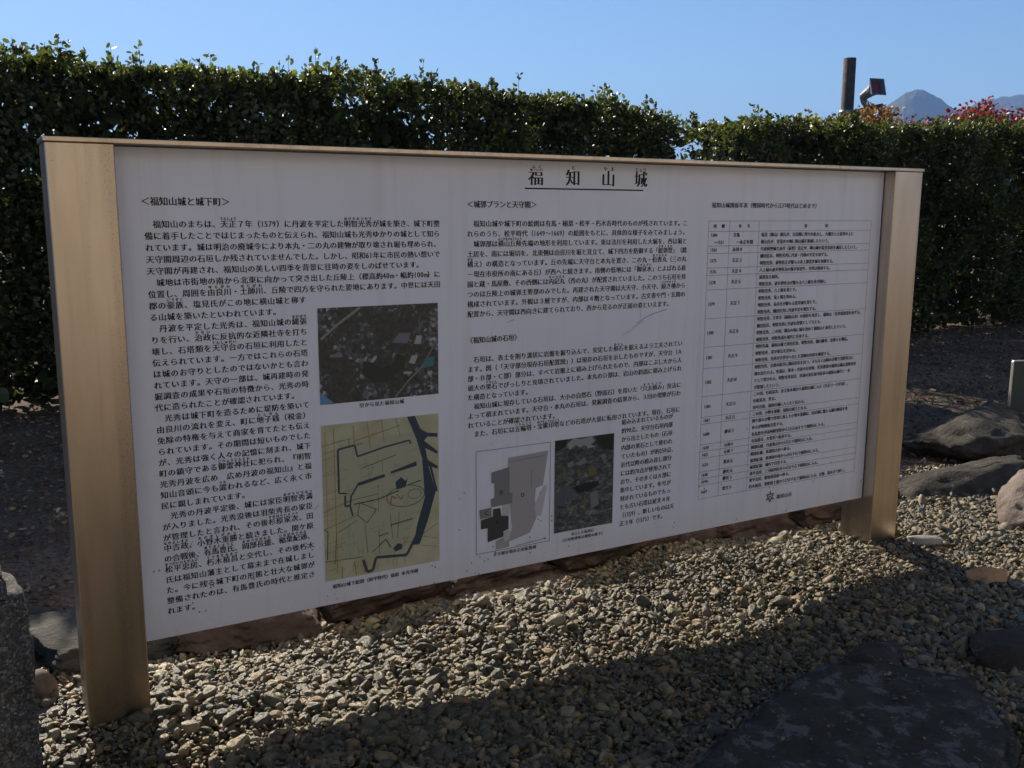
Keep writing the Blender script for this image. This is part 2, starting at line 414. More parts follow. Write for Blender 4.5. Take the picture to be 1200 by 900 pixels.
def hedge(x0, x1, name, label, dens=1.0, ybase=5.05, depth=.85, seed=1, inner=1.0, stems=True, z0=0.05):
    r = np.random.default_rng(seed)
    root = empty(name, ((x0+x1)/2, ybase+depth/2, 0)); ox, oy = (x0+x1)/2, ybase+depth/2
    Lx = x1-x0
    def lump(x, z): return .10*np.sin(x*3.3+z*1.7+seed)+.06*np.sin(x*7.9-z*5.1)+.05*np.sin(z*6.1+x*2.3)
    # outer shell of leaves: front face, in clusters (shoots)
    nfr = int(Lx*2.55*2700*dens)
    x = r.uniform(x0, x1, nfr); zt = np.interp(x, HX, HZ)
    z = z0+(zt-z0)*r.random(nfr)**.92
    y = ybase + lump(x, z) + np.abs(r.normal(0, .12, nfr)) + .10*np.clip((z-zt+.35)/.35, 0, 1)**2 + .10*np.clip((.5-z)/.5, 0, 1)
    keep = (hedge_hole(x, z, seed) < .90) | (r.random(nfr) < .25); x, y, z = x[keep], y[keep], z[keep]; nfr = len(x)
    L = r.uniform(.036, .066, nfr); D = r.normal(size=(nfr, 3))*np.array([.8, .8, .7])+np.array([0, -.55, .35])
    # top shoots
    ns = int(Lx*75*dens); ns = int(ns*1.25); sx = r.uniform(x0, x1, ns); sy = ybase+r.uniform(.0, depth, ns); sh = r.gamma(1.5, .035, ns); sh = np.clip(sh, .02, .28)
    per = 13; tx = np.repeat(sx, per)+r.normal(0, .014, ns*per); ty = np.repeat(sy, per)+r.normal(0, .014, ns*per)
    tt = r.random(ns*per)**.85; tz = np.interp(tx, HX, HZ)-.10+np.repeat(sh, per)*tt+.07*tt+.035*np.sin(np.repeat(sx, per)*2.3+1)+.04*np.sin(np.repeat(sx, per)*5.1)+.03*np.sin(np.repeat(sx, per)*13)+.02*np.sin(np.repeat(sx, per)*31)
    TP = np.stack([tx, ty, tz], -1); TD = r.normal(size=(ns*per, 3))*np.array([1, 1, .5])+np.array([0, 0, .9]); TL = r.uniform(.035, .06, ns*per)
    mbs = MB()
    for a_, b_, h_ in zip(sx, sy, sh):
        if h_ > .05:
            zb = float(np.interp(a_, HX, HZ))-.12; zt_ = zb+.02+h_+.07+.035*math.sin(a_*2.3+1)+.04*math.sin(a_*5.1)+.03*math.sin(a_*13)+.02*math.sin(a_*31)
            mbs.tube([(a_-ox, b_-oy, zb), (a_-ox, b_-oy, zt_)], [.004, .0015], 3)
    if mbs.v: mbs.build('shoots', BARK, root)['kind'] = 'stuff'
    # top surface infill
    nt_ = int(Lx*depth*1100*dens); ux = r.uniform(x0, x1, nt_); uy = ybase+r.uniform(0.02, depth, nt_)
    uz = np.interp(ux, HX, HZ)-.03-np.abs(r.normal(0, .08, nt_)); UD = r.normal(size=(nt_, 3))+np.array([0, 0, .7]); UL = r.uniform(.035, .06, nt_)
    Pp = np.concatenate([np.stack([x, y, z], -1), TP, np.stack([ux, uy, uz], -1)])
    DD = np.concatenate([D, TD, UD]); LL = np.concatenate([L, TL, UL])
    V, F = leaves(Pp-np.array([ox, oy, 0]), DD, LL*1.0, .60, r)
    fo = mesh_np('foliage', V, F, HEDGE, root); fo['kind'] = 'stuff'
    # inner mass of larger, darker leaves; thinned where noise leaves holes
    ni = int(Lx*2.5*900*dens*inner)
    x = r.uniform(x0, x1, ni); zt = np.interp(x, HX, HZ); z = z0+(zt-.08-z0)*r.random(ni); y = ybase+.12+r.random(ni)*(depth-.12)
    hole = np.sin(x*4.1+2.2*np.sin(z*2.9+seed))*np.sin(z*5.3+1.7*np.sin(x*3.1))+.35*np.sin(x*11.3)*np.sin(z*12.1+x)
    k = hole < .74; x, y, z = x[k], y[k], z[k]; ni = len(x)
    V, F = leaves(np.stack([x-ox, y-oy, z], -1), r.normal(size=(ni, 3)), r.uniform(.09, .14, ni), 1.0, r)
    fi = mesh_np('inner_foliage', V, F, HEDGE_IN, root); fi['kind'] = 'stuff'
    sx_ = x0+.15
    while sx_ < x1 and stems:
        mb = MB(); hx = sx_-ox; yy = r.uniform(-.12, .12)
        top = float(np.interp(sx_, HX, HZ))-.3
        for b in range(4):
            a = r.uniform(-.16, .16, 2); mb.tube([(hx, yy, -.03), (hx+a[0]*.5, yy+a[1]*.5, .5), (hx+a[0]*1.3, yy+a[1], 1.2), (hx+a[0]*1.6, yy+a[1]*1.4, top)], [.022, .017, .011, .005], 6)
        mb.build('stem', BARK, root, smooth=True); sx_ += r.uniform(.38, .6)
    return tag(root, label, 'hedge', 'clipped evergreen hedge behind the sign')
hedge(-3.4, 6.25, 'hedge', 'long tall clipped dark green hedge running behind the sign board', seed=1)
hedge(6.25, 7.08, 'hedge', 'thin gappy stretch of hedge with sky showing through, above the board', dens=.33, seed=5, inner=.12)
hedge(7.08, 14.6, 'hedge', 'right hand hedge beside the right post, pole and red maple tops above it', dens=.9, seed=9)

# fallen leaves on the dirt behind the sign
n = 24000
x = rng.uniform(-2.5, 13, n); y = .55+4.9*rng.random(n)
P = np.stack([x, y, ground_h(x, y)+.0+rng.random(n)*.008], -1); D = rng.normal(size=(n, 3))*np.array([1, 1, .22])
V, F = leaves(P, D, rng.uniform(.02, .048, n), .5, rng)
# lay them flatter
V[:, 2] = np.clip(V[:, 2], ground_h(V[:, 0], V[:, 1])-.006, ground_h(V[:, 0], V[:, 1])+.035)
LIT = mat_leaf('fallen_leaf', (.035, .026, .018), (.17, .115, .07), (1, 1, 1), .7, .12)
fl = mesh_np('fallen_leaves', V, F, LIT); fl['kind'] = 'stuff'

n = 170
x = rng.uniform(-.6, 5.5, n); y = rng.uniform(-1.8, .3, n); P = np.stack([x, y, ground_h(x, y)+.022+rng.random(n)*.008], -1)
V, F = leaves(P, rng.normal(size=(n, 3))*np.array([1, 1, .2]), rng.uniform(.018, .042, n), .5, rng)
fl2 = mesh_np('scattered_leaves', V, F, LIT); fl2['kind'] = 'stuff'
mb = MB()
for _ in range(60):
    x0 = rng.uniform(-.6, 5); y0 = rng.uniform(-1.8, .3) if _ < 40 else rng.uniform(.6, 3); a = rng.uniform(0, 6.28); l = rng.uniform(.05, .16); z0 = float(ground_h(x0, y0))+(.026 if y0 < .3 else .004)
    mb.tube([(x0, y0, z0), (x0+l*.5*math.cos(a), y0+l*.5*math.sin(a), z0+.008), (x0+l*math.cos(a+.25), y0+l*math.sin(a+.25), z0+.002)], [.0022, .0018, .001], 5)
tw = mb.build('fallen_twigs', BARK); tw['kind'] = 'stuff'
# ------------------------------------------------------------------ edging stones and rocks
EDGE = mat_rock('reddish_edging_rock', [(.028, .020, .016), (.070, .046, .036), (.14, .10, .08)], 7, lichen=(.20, .18, .15), lich_lo=.60, bumpd=.03)
DARK = mat_rock('dark_rock', [(.028, .03, .028), (.06, .062, .056), (.11, .105, .09)], 7, lichen=(.13, .135, .13), lich_lo=.60, bumpd=.05)
PINK = mat_rock('pinkish_rock', [(.10, .08, .068), (.19, .155, .13), (.27, .23, .20)], 6, bumpd=.03)
SLAB = mat_rock('lichen_slab', [(.035, .036, .028), (.060, .058, .045), (.09, .085, .065)], 9, lichen=(.15, .148, .138), lich_scale=12, lich_lo=.535, bumpd=.05)
GRAN = mat_rock('speckled_granite', [(.05, .05, .048), (.10, .098, .095), (.15, .145, .14)], 24, speck=(190, [(0, g3(.015)), (.4, (.07, .07, .065)), (.75, (.15, .145, .14)), (1, (.38, .37, .35))]), bumpd=.012)
ORNG = mat_rock('orange_rock', [(.30, .17, .10), (.45, .28, .17), (.52, .36, .24)], 9, bumpd=.01)
BROWN = mat_rock('brown_grey_rock', [(.028, .024, .019), (.058, .051, .042), (.105, .092, .076)], 8, lichen=(.15, .15, .14), lich_scale=14, lich_lo=.60, bumpd=.05)
PALE = mat_rock('pale_rock', [(.22, .20, .17), (.33, .30, .26), (.42, .39, .34)], 9, bumpd=.01)

BOXP = [((0, 0, 1), .92), ((0, 0, -1), .95), ((1, 0, .12), .98), ((-1, 0, .1), .98), ((0, 1, .1), .98), ((0, -1, .14), .96)]
def bplanes(seed, j=.13):
    r = np.random.default_rng(seed); return [(np.array(n)+r.normal(0, j, 3), d*r.uniform(.9, 1)) for n, d in BOXP]
def edgelabel(i):
    return ['dark edging rock at the far left, left of the left post', 'dark edging rock just right of the left post, under the board', 'edging rock under the left part of the board, below the old map',
            'edging rock with a sunlit crest, under the board right of the old map', 'long edging rock under the middle of the board, below the plan drawing', 'edging rock under the board, below the excavation photo',
            'edging rock under the board, below the gap left of the chronology table', 'edging rock under the right end of the board, below the town name', 'last edging rock, seen behind the foot of the right post'][i]
ex = [-.62, -.02, .44, .93, 1.42, 1.93, 2.38, 2.86, 3.32]; ew = [.62, .50, .46, .50, .52, .50, .44, .50, .46]
for i, (a, wd) in enumerate(zip(ex, ew)):
    h = [.11, .11, .13, .15, .12, .15, .13, .15, .13][i]
    o = rock('edging_stone', (a+wd*.36, (.78 if i == 0 else .60)+.02*math.sin(i*2.1), h*.25), (wd*1.0, .42, h*1.05), 30+i, DARK if i < 2 else EDGE, rz=.12*math.sin(i*1.7), sub=5, rough=.11, planes=bplanes(40+i, .2))
    tag(o, edgelabel(i), 'rock', 'edging rocks along the back of the gravel')

tag(rock('boulder', (4.48, .47, -.03), (1.70, .78, .42), 11, BROWN, rz=-.1, tilt=(.10, -.08), sub=5, cuts=13, rough=.09, fine=.05, lo=.42, hi=.72), 'low brown boulder with a sunlit top edge, between the right post and the photo edge', 'rock')
tag(rock('boulder', (5.62, 1.10, -.03), (1.9, 1.2, .60), 12, BROWN, rz=.3, sub=5, cuts=13, rough=.10, fine=.05, lo=.42, hi=.72), 'biggest dark boulder, at the right edge under the small plaque', 'rock')
tag(rock('boulder', (4.50, -.08, .08), (.86, .62, .56), 13, PINK, rz=.5, sub=5, cuts=14, rough=.08, fine=.045, lo=.45, hi=.75), 'pinkish grey boulder cut by the right edge, on the sunlit gravel', 'rock')
tag(rock('boulder', (3.98, .66, -.02), (.60, .50, .26), 23, BROWN, rz=1.2, sub=4, cuts=24, rough=.05, fine=.025), 'small brown boulder in the shade close behind the right post', 'rock')
tag(rock('boulder', (4.05, .98, .02), (.7, .5, .22), 14, DARK, rz=.2, sub=4, rough=.08), 'flat dark stone lying on the dirt, farther back right of the right post', 'rock')
tag(rock('small_rock', (3.37, -.55, .03), (.20, .12, .085), 15, ORNG, rz=-.4, sub=3, cuts=12, rough=.05), 'small orange brown stone lying on gravel at the right edge', 'rock')
tag(rock('small_rock', (3.56, -.10, .015), (.26, .11, .06), 16, PALE, rz=-.5, sub=3, cuts=12, rough=.05), 'pale flat stone beside the foot of the right post', 'rock')
tag(rock('small_rock', (-.10, .30, .03), (.12, .10, .11), 17, PINK, rz=.4, sub=3, cuts=12, rough=.05), 'small rosy stone between the granite stone and the left post', 'rock')
# foreground slab of stone with pale lichen on top
def poly_slab(name, pts, z0, z1, mat, seed, rough=.014):
    import bmesh
    bm = bmesh.new(); vs = [bm.verts.new((p[0], p[1], z0)) for p in pts]; f = bm.faces.new(vs)
    r = bmesh.ops.extrude_face_region(bm, geom=[f]); up_ = [v for v in r['geom'] if isinstance(v, bmesh.types.BMVert)]
    cx = sum(p[0] for p in pts)/len(pts); cy = sum(p[1] for p in pts)/len(pts)
    for i, v in enumerate(up_): v.co.z = z1
    bmesh.ops.recalc_face_normals(bm, faces=bm.faces)
    bmesh.ops.bevel(bm, geom=list(bm.edges), offset=.03, segments=2, affect='EDGES')
    bmesh.ops.triangulate(bm, faces=bm.faces)
    for _ in range(5):
        long_ = [e for e in bm.edges if e.calc_length() > .045]
        if not long_: break
        bmesh.ops.subdivide_edges(bm, edges=long_, cuts=1); bmesh.ops.triangulate(bm, faces=[f for f in bm.faces if len(f.verts) > 3])
    bm.normal_update()
    for v in bm.verts:
        d = noise.fractal(Vector(v.co)*3.1+Vector((seed, 0, 0)), .7, 2, 5)
        e = noise.fractal(Vector(v.co)*11+Vector((seed, 4, 0)), .7, 2, 4)
        v.co += v.normal*(d*rough*1.8+e*rough*.9)
    for f in bm.faces: f.smooth = True
    me = bpy.data.meshes.new(name); bm.to_mesh(me); bm.free(); me.materials.append(mat)
    o = bpy.data.objects.new(name, me); COL.objects.link(o); return o
o = poly_slab('stone_slab', [(1.28, -1.12), (1.62, -.98), (2.02, -.86), (2.22, -.93), (2.40, -1.18), (2.22, -1.42), (1.9, -1.62), (1.3, -1.75)], -.06, .10, SLAB, 3, .008)
tag(o, 'large flat stone slab with pale lichen patches, in shade at the bottom right corner', 'rock')
tag(rock('stone_slab', (2.86, -1.02, .0), (.50, .34, .16), 18, BROWN, rz=-.3, sub=5, cuts=26, rough=.05, fine=.018, lo=.6, hi=.9), 'smaller low brownish stone behind the large lichened slab, at the right edge in shade', 'rock')
tag(rock('stone_slab', (2.36, -.80, -.01), (.46, .22, .12), 19, BROWN, rz=.2, sub=5, cuts=26, rough=.05, fine=.018, lo=.6, hi=.9), 'thin dark stone in shade touching the back edge of the large lichened slab', 'rock')
gq = np.random.default_rng(77); n = 260
x = gq.uniform(1.35, 2.35, n); y = gq.uniform(-1.55, -.9, n); k = (y < -.86-.25*np.abs(x-2.0)) & (y > -1.9+.2*x) & (x < 2.28)
x, y = x[k], y[k]; n = len(x)
gs = np.clip(gq.lognormal(math.log(.0035), .5, n), .0018, .012)
gn_scatter('slab_grit', np.stack([x, y, np.full(n, .104)], -1), np.stack([gq.normal(0, .3, n), gq.normal(0, .3, n), gq.uniform(0, 6, n)], -1), gs[:, None]*np.array([1.3, 1, .6]), gq.integers(0, 12, n), pc)
# granite stone at the left edge
o = poly_slab('granite_stone', [(-.80, -.62), (-.45, -.66), (-.150, -.56), (-.178, -.36), (-.45, -.28), (-.8, -.34)], -.05, .70, GRAN, 21, .012)
for v in o.data.vertices:
    if v.co.z > .45: v.co.z -= max(0, v.co.x+.23)*.4
tag(o, 'upright rough granite stone with a sunlit top, at the bottom left corner', 'rock')

# ------------------------------------------------------------------ the sign
sign = empty('information_sign', (1.736, .09, 0))
tag(sign, 'wide white castle history board framed by two steel posts, standing in the gravel', 'sign board')
OX, OY = 1.736, .09
PW, PD, TZ = .1718, .1736, 1.6783
def part(name, mb, mat, parent=sign, smooth=False):
    o = mb.build(name, mat, parent, smooth); return o
def off(mb):   # shift world-coordinates mesh into the sign's frame
    mb.v = [(v[0]-OX, v[1]-OY, v[2]) for v in mb.v]; return mb
for a in (0, 3.3021):
    mb = MB(); mb.box(a, a+PW, 0, PD, -.25, TZ-.003, .003); part('post', off(mb), STEEL)
mb = MB(); mb.box(-.004, 3.3021+PW+.004, -.004, PD+.004, TZ-.0025, TZ+.011, .0015); part('top_cap', off(mb), STEEL)
mb = MB(); mb.box(PW+.0005, 3.3016, .06, .082, .2105, TZ-.003, .001); panel = part('panel', off(mb), PANEL)
mb = MB(); mb.box(PW+.001, 3.3011, .0835, .125, .236, .262); mb.box(PW+.001, 3.3011, .0835, .125, 1.60, 1.66)
for a in (.9, 1.74, 2.56): mb.box(a, a+.04, .0835, .12, .262, 1.60)
part('back_rail', off(mb), STEEL)
# narrow dark seam of the frame round the panel
SEAM = mat_flat('sealant', (.05, .05, .05), .6)
mb = MB(); mb.box(PW+.0005, PW+.004, .0585, .0599, .2105, TZ-.004); mb.box(3.2985, 3.3016, .0585, .0599, .2105, TZ-.004); mb.box(PW+.004, 3.2985, .0585, .0599, TZ-.007, TZ-.004)
s_ = part('seam', off(mb), SEAM, sign)

# ---- lettering -------------------------------------------------------------
YF = .0596-OY       # just in front of the board
L_LINES = """　福知山のまちは、天正７年（1579）に丹波を平定した明智光秀が城を築き、城下町整
備に着手したことではじまったものと伝えられ、福知山城も光秀ゆかりの城として知ら
れています。城は明治の廃城令により本丸・二の丸の建物が取り壊され堀も埋められ、
天守閣周辺の石垣しか残されていませんでした。しかし、昭和61年に市民の熱い想いで
天守閣が再建され、福知山の美しい四季を背景に往時の姿をしのばせています。
　城地は市街地の南から北東に向かって突き出した丘陵上（標高約40m・幅約100m）に
位置し、周囲を由良川・土師川、丘陵で四方を守られた要地にあります。中世には天田
郡の豪族、塩見氏がこの地に横山城と称す
る山城を築いたといわれています。
　丹波を平定した光秀は、福知山城の縄張
りを行い、治政に反抗的な近隣社寺を打ち
壊し、石塔類を天守台の石垣に利用したと
伝えられています。一方ではこれらの石塔
は城のお守りとしたのではないかとも言わ
れています。天守の一部は、城再建時の発
掘調査の成果や石垣の特徴から、光秀の時
代に造られたことが確認されています。
　光秀は城下町を造るために堤防を築いて
由良川の流れを変え、町に地子銭（税金）
免除の特権を与えて商家を育てたとも伝え
られています。その期間は短いものでした
が、光秀は強く人々の記憶に刻まれ、城下
町の鎮守である御霊神社に祀られ、『明智
光秀丹波を広め　広め丹波の福知山』と福
知山音頭に今も謡われるなど、広く永く市
民に親しまれています。
　光秀の丹波平定後、城には家臣明智秀満
が入りました。光秀没後は羽柴秀長の家臣
が管理したと言われ、その後杉原家次、田
中吉政、小野木重勝と続きました。関ケ原
の合戦後、有馬豊氏、岡部長盛、稲葉紀通、
松平忠房、朽木稙昌と交代し、その後朽木
氏は福知山藩主として幕末まで在城しまし
た。今に残る城下町の形態と壮大な城郭が
整備されたのは、有馬豊氏の時代と推定さ
れます。""".split('\n')
M_LINES = """　福知山城や城下町の絵図は有馬・稲葉・松平・朽木各時代のものが残されています。こ
れらのうち、松平時代（1649～1669）の絵図をもとに、具体的な様子をみてみましょう。
　城郭部は横山丘陵先端の地形を利用しています。東は法川を利用した大堀を、西は堀と
土居を、南には堀切を、北東側は由良川を堀と見立て、城下四方を防御する「総郭型」（総
構え）の構造となっています。丘の先端に天守台と本丸を置き、二の丸・伯耆丸（三の丸
－現在市役所の南にある丘）が西へと続きます。南側の低地には「御泉水」とよばれる庭
園と蔵・馬屋敷、その西側には内記丸（西の丸）が配置されていました。このうち石垣を持
つのは丘陵上の城郭主要部のみでした。再建された天守閣は大天守、小天守、続き櫓から
構成されています。外観は３層ですが、内部は４階となっています。古文書や門・玄関の
配置から、天守閣は西向きに建てられており、西から見るのが正面の姿といえます。""".split('\n')
S_LINES = """　石垣は、表土を削り溝状に岩盤を掘り込んで、安定した根石を据えるよう工夫されてい
ます。図（「天守部分現存石垣配置図」）は現存の石垣を示したものですが、天守台（Ａ
部・Ｂ部・Ｃ部）部分は、すべて岩盤上に積み上げられたもので、内部はこぶし大から人
頭大の栗石でびっしりと充填されていました。本丸のＤ部は、岩山の斜面に積み上げられ
た構造となっています。
　福知山城に現存している石垣は、大小の自然石（野面石）を用いた「穴太積み」技法に
よって積まれています。天守台・本丸の石垣は、発掘調査の結果から、３回の増築が行わ
れていることが確認されています。
　また、石垣には五輪塔・宝篋印塔などの石塔が大量に転用されています。現在、石垣に""".split('\n')
N_LINES = """組み込まれているものが
約90点、天守台石垣内部
から出土したもの（石垣
内部の栗石として使われ
ていたもの）が約250点、
近代以降の積み直し部分
には約70点が使用されて
おり、その多くはＡ部に
集中しています。年号が
刻まれているものでもっ
とも古い石塔は延文４年
（1359）、新しいものは天
正３年（1575）です。""".split('\n')
# chronology: (year, era, lines)
ROWS = [
 (('1504', '　～1521'), ('文亀', '　～永正年間'), ['塩見（横山）頼氏が、天田郡に勢力を拡大し、大槻氏ら土豪衆の上に', '横山氏が、曽我井の地に横山城を築城したという。']),
 (('1565',), ('永禄８',), ['丹波荻野城主赤井（荻野）直正が、横山城の塩見信房を滅ぼしたという。']),
 (('1575',), ('天正３',), ['織田信長、明智光秀に丹波・丹後の平定を命ずる。', '明智光秀、荻野直正が籠もる氷上郡黒井城を包囲する。']),
 (('1576',), ('天正４',), ['八上城の波多野秀治の叛が表切り、光秀は敗退する。']),
 (('1578',), ('天正６',), ['荻野直正病死。', '明智光秀、波多野秀治が籠もる八上城を再び囲む。']),
 (('1579',), ('天正７',), ['明智光秀、八上城を落とす。', '明智光秀、鬼ヶ城を攻める。', '明智光秀、赤井氏が籠もる黒井城を落とす。', '明智光秀、織田信長に丹波平定を報告する。']),
 (('1580',), ('天正８',), ['明智光秀、天寧寺（福知山市）の諸役を免許し、福知山・宮津城普請を命ずる。', '織田信長、明智光秀に丹波を所領として与える。', '明智光秀、この頃、横山の地に城を改めて福知山と命名したという。', '明智光秀、明智秀満を城代に任命する。']),
 (('1581',), ('天正９',), ['明智秀満、福知山城で津田宗及、明智光秀、細川藤孝、忠興らを饗応。', '明智光秀、家中軍法を定める。', '明智光秀、光秀が天寧寺へ出した禁制の内容を確認する。']),
 (('1582',), ('天正10',), ['明智光秀、京都本能寺に織田信長を討つ。まもなく山崎の合戦で羽柴秀吉に', '敗れ討たれる。秀満は、坂本・丹波の自害後、光秀遺領の福知山城は羽柴秀長', 'として置かれる。明智光秀家臣、秀満の家臣並河易家の福知山城代と・名', 'が籠城したという。']),
 (('1584',), ('天正12',), ['この頃、杉原家次、近江坂本城から福知山城に入る（天正11～12年頃）。', '杉原家次、死去。', '田中吉政、福知山城に入ったと伝わる。']),
 (('1587',), ('天正15',), ['この頃、小野木重勝、福知山城主となる。']),
 (('1600',), ('慶長５',), ['関ケ原の合戦で西軍に属した小野木重勝は、田辺城に籠もる細川幽斎を攻', 'めるが敗戦後自害する。', '有馬豊氏が遠州横須賀から3万石あまりで福知山に入る。']),
 (('1620',), ('元和６',), ['有馬豊氏、久留米へ転封する。']),
 (('1621',), ('元和７',), ['岡部長盛、丹波亀山から5万石で福知山に入る。']),
 (('1624',), ('寛永元',), ['岡部長盛、美濃国大垣へ移る。', '稲葉紀通、摂津国中島から4万5千石で福知山に入る。']),
 (('1648',), ('慶安元',), ['稲葉紀通、城内で自害する。']),
 (('1649',), ('慶安２',), ['松平忠房、三河国刈谷から4万5千石で福知山に入る。']),
 (('1669',), ('寛文９',), ['松平忠房、肥前国島原へ移る。', '朽木稙昌、常陸国土浦から3万2千石で福知山に入る。以後、幕末まで続く。']),
]
ROWZ = [1.463, 1.423, 1.363, 1.335, 1.279, 1.251, 1.193, 1.080, .968, .884, .772, .684, .658, .558, .529, .500, .456, .428, .400, .345]
# row heights are shared out: header + 18 rows
allchars = set(''.join(L_LINES+M_LINES+S_LINES+N_LINES))
for yv, ev, ls in ROWS: allchars |= set(''.join(yv)+''.join(ev)+''.join(ls))
EXTRA = 'あいうえおかきくけこさしすせそたちつてとなにぬねのはひふへほまみむめもやゆよらりるれろわがぎぐげござじずぜぞだぢづでどばびぶべぼゃゅょっ＜福知山城と城下町＞＜城郭プランと天守閣＞〈福知山城の石垣〉福知山城関係年表（戦国時代から江戸時代はじめまで）西暦年号事項空から見た福知山城福知山城下絵図（松平時代）島原本光寺蔵天守部分現存石垣配置図出土した転用石（石垣修理時の調査の様子）福知山市ＡＢＣＤふくちやまじょうてんしょうあけちみつひでゆらがわはじがわしおみしなわばりてんしゅだいほうきまるうまざいくろおのちせいねいし'
allchars |= set(EXTRA); allchars -= {'　', '\n', ' '}
GL = {}
def load_glyphs():
    tmp = []
    for c in sorted(allchars):
        cu = bpy.data.curves.new('glyph', 'FONT'); cu.body = c; cu.resolution_u = 2; cu.size = 1
        o = bpy.data.objects.new('glyph', cu); COL.objects.link(o); tmp.append((c, o, cu))
    dg = bpy.context.evaluated_depsgraph_get()
    for c, o, cu in tmp:
        e = o.evaluated_get(dg); m = e.to_mesh()
        V = np.array([v.co[:2] for v in m.vertices]).reshape(-1, 2); T = np.array([list(p.vertices) for p in m.polygons], dtype=int).reshape(-1, 3)
        if len(V):
            # fix winding, then outward normals of the outline
            a = V[T[:, 1]]-V[T[:, 0]]; b = V[T[:, 2]]-V[T[:, 0]]; cr = a[:, 0]*b[:, 1]-a[:, 1]*b[:, 0]
            T[cr < 0] = T[cr < 0][:, ::-1]
            cnt = {}
            for t in T:
                for i in range(3):
                    p, q = int(t[i]), int(t[(i+1) % 3]); cnt[(p, q)] = 1
            Nn = np.zeros_like(V)
            for (p, q) in cnt:
                if (q, p) not in cnt:
                    d = V[q]-V[p]; l = np.hypot(*d)+1e-9; nn = np.array([d[1], -d[0]])/l
                    Nn[p] += nn; Nn[q] += nn
            l = np.hypot(Nn[:, 0], Nn[:, 1])[:, None]; Nn = np.clip(Nn/np.maximum(l, 1e-6)*np.where(l > 1.2, 1.0, 1.0), -1, 1)
            Nn *= np.where(l > .1, 1.25, 0)
            GL[c] = (V, T, Nn)
        e.to_mesh_clear()
    for c, o, cu in tmp: bpy.data.objects.remove(o); bpy.data.curves.remove(cu)
load_glyphs()
def cw(c): return .5 if c.isascii() else 1.0
LAYER = [0]
class Print:
    def __init__(s): s.V = []; s.T = []; s.n = 0; s.k = 0; LAYER[0] += 1; s.y = YF-.00004*LAYER[0]
    def glyph(s, c, x, z, em, sx=1.0, bold=(.034, .006), half=False):
        if c not in GL: return
        V, T, Nn = GL[c]; W = V+Nn*np.array(bold)
        ox = -.25*0
        if c.isascii(): W = W*np.array([.88, 1.08])
        P = np.stack([x+W[:, 0]*em*sx-OX, np.full(len(W), s.y), z+W[:, 1]*em], -1)
        s.V.append(P); s.T.append(T[:, [0, 1, 2]]+s.n); s.n += len(P)
    def line(s, text, x0, x1, zc, em, pitch=None, bold=(.034, .006)):
        """text from x0 to x1 (cell edges), centre height zc; x1 None -> pitch per cell"""
        tot = sum(cw(c) for c in text)
        if x1 is not None: pitch = (x1-x0)/tot
        x = x0
        for c in text:
            w_ = cw(c)*pitch
            sx = min(1.0, pitch/em)
            gx_ = x+(w_-(em*sx*cw(c)))/2
            s.glyph(c, gx_, zc-.38*em, em, sx, bold); x += w_
    def rect(s, x0, x1, z0, z1):
        s.poly([(x0, z0), (x1, z0), (x1, z1), (x0, z1)])
    def poly(s, pts, dy=0):
        n = len(pts); s.k += 1; yy = s.y+dy-.0000012*s.k; s.V.append(np.array([(p[0]-OX, yy, p[1]) for p in pts]))
        from mathutils.geometry import tessellate_polygon
        tr = tessellate_polygon([[Vector((p[0], p[1], 0)) for p in pts]])
        s.T.append(np.array(tr)+s.n); s.n += n
    def seg(s, a, b, w_, dy=0):
        a = np.array(a, float); b = np.array(b, float); d = b-a; l = np.hypot(*d)+1e-9; nn = np.array([-d[1], d[0]])/l*w_/2
        s.poly([tuple(a-nn), tuple(b-nn), tuple(b+nn), tuple(a+nn)], dy)
    def path(s, pts, w_, dy=0):
        for a, b in zip(pts, pts[1:]): s.seg(a, b, w_, dy)
    def build(s, name, mat, parent=None):
        V = np.concatenate(s.V); T = np.concatenate(s.T)
        # face the reader (-Y)
        a = V[T[:, 1]]-V[T[:, 0]]; b = V[T[:, 2]]-V[T[:, 0]]; ny_ = a[:, 2]*b[:, 0]-a[:, 0]*b[:, 2]
        T[ny_ > 0] = T[ny_ > 0][:, ::-1]
        o = mesh_np(name, V, T, mat, parent or panel)
        if len(s.T) > 1: o['kind'] = 'stuff'
        return o
EM = .0232
RUBY = Print()
def ruby(lines, geo, pairs):
    for li, word, yomi in pairs:
        ln = lines[li]; x0, x1, zc = geo[li]; k = ln.index(word); tot = sum(cw(c) for c in ln); u = (x1-x0)/tot
        xa = x0+u*sum(cw(c) for c in ln[:k]); xb = xa+u*len(word); m_ = (xa+xb)/2; h_ = max(xb-xa, len(yomi)*.0075)/2
        RUBY.line(yomi, m_-h_, m_+h_, zc+.0158, .0100, bold=(.05, .03))
def block(name, lines, x0, xf, z1, pitch_z, narrow=None, em=EM, default=None, rb=()):
    pr = Print(); geo = []
    for i, ln in enumerate(lines):
        tot = sum(cw(c) for c in ln); xr = xf if (narrow is None or i < narrow[0]) else narrow[1]
        full = tot*default > (xr-x0)*.965
        pr.line(ln, x0, xr if full else x0+tot*default, z1-i*pitch_z, em); geo.append((x0, xr if full else x0+tot*default, z1-i*pitch_z))
    ruby(lines, geo, rb)
    return pr.build(name, INK)
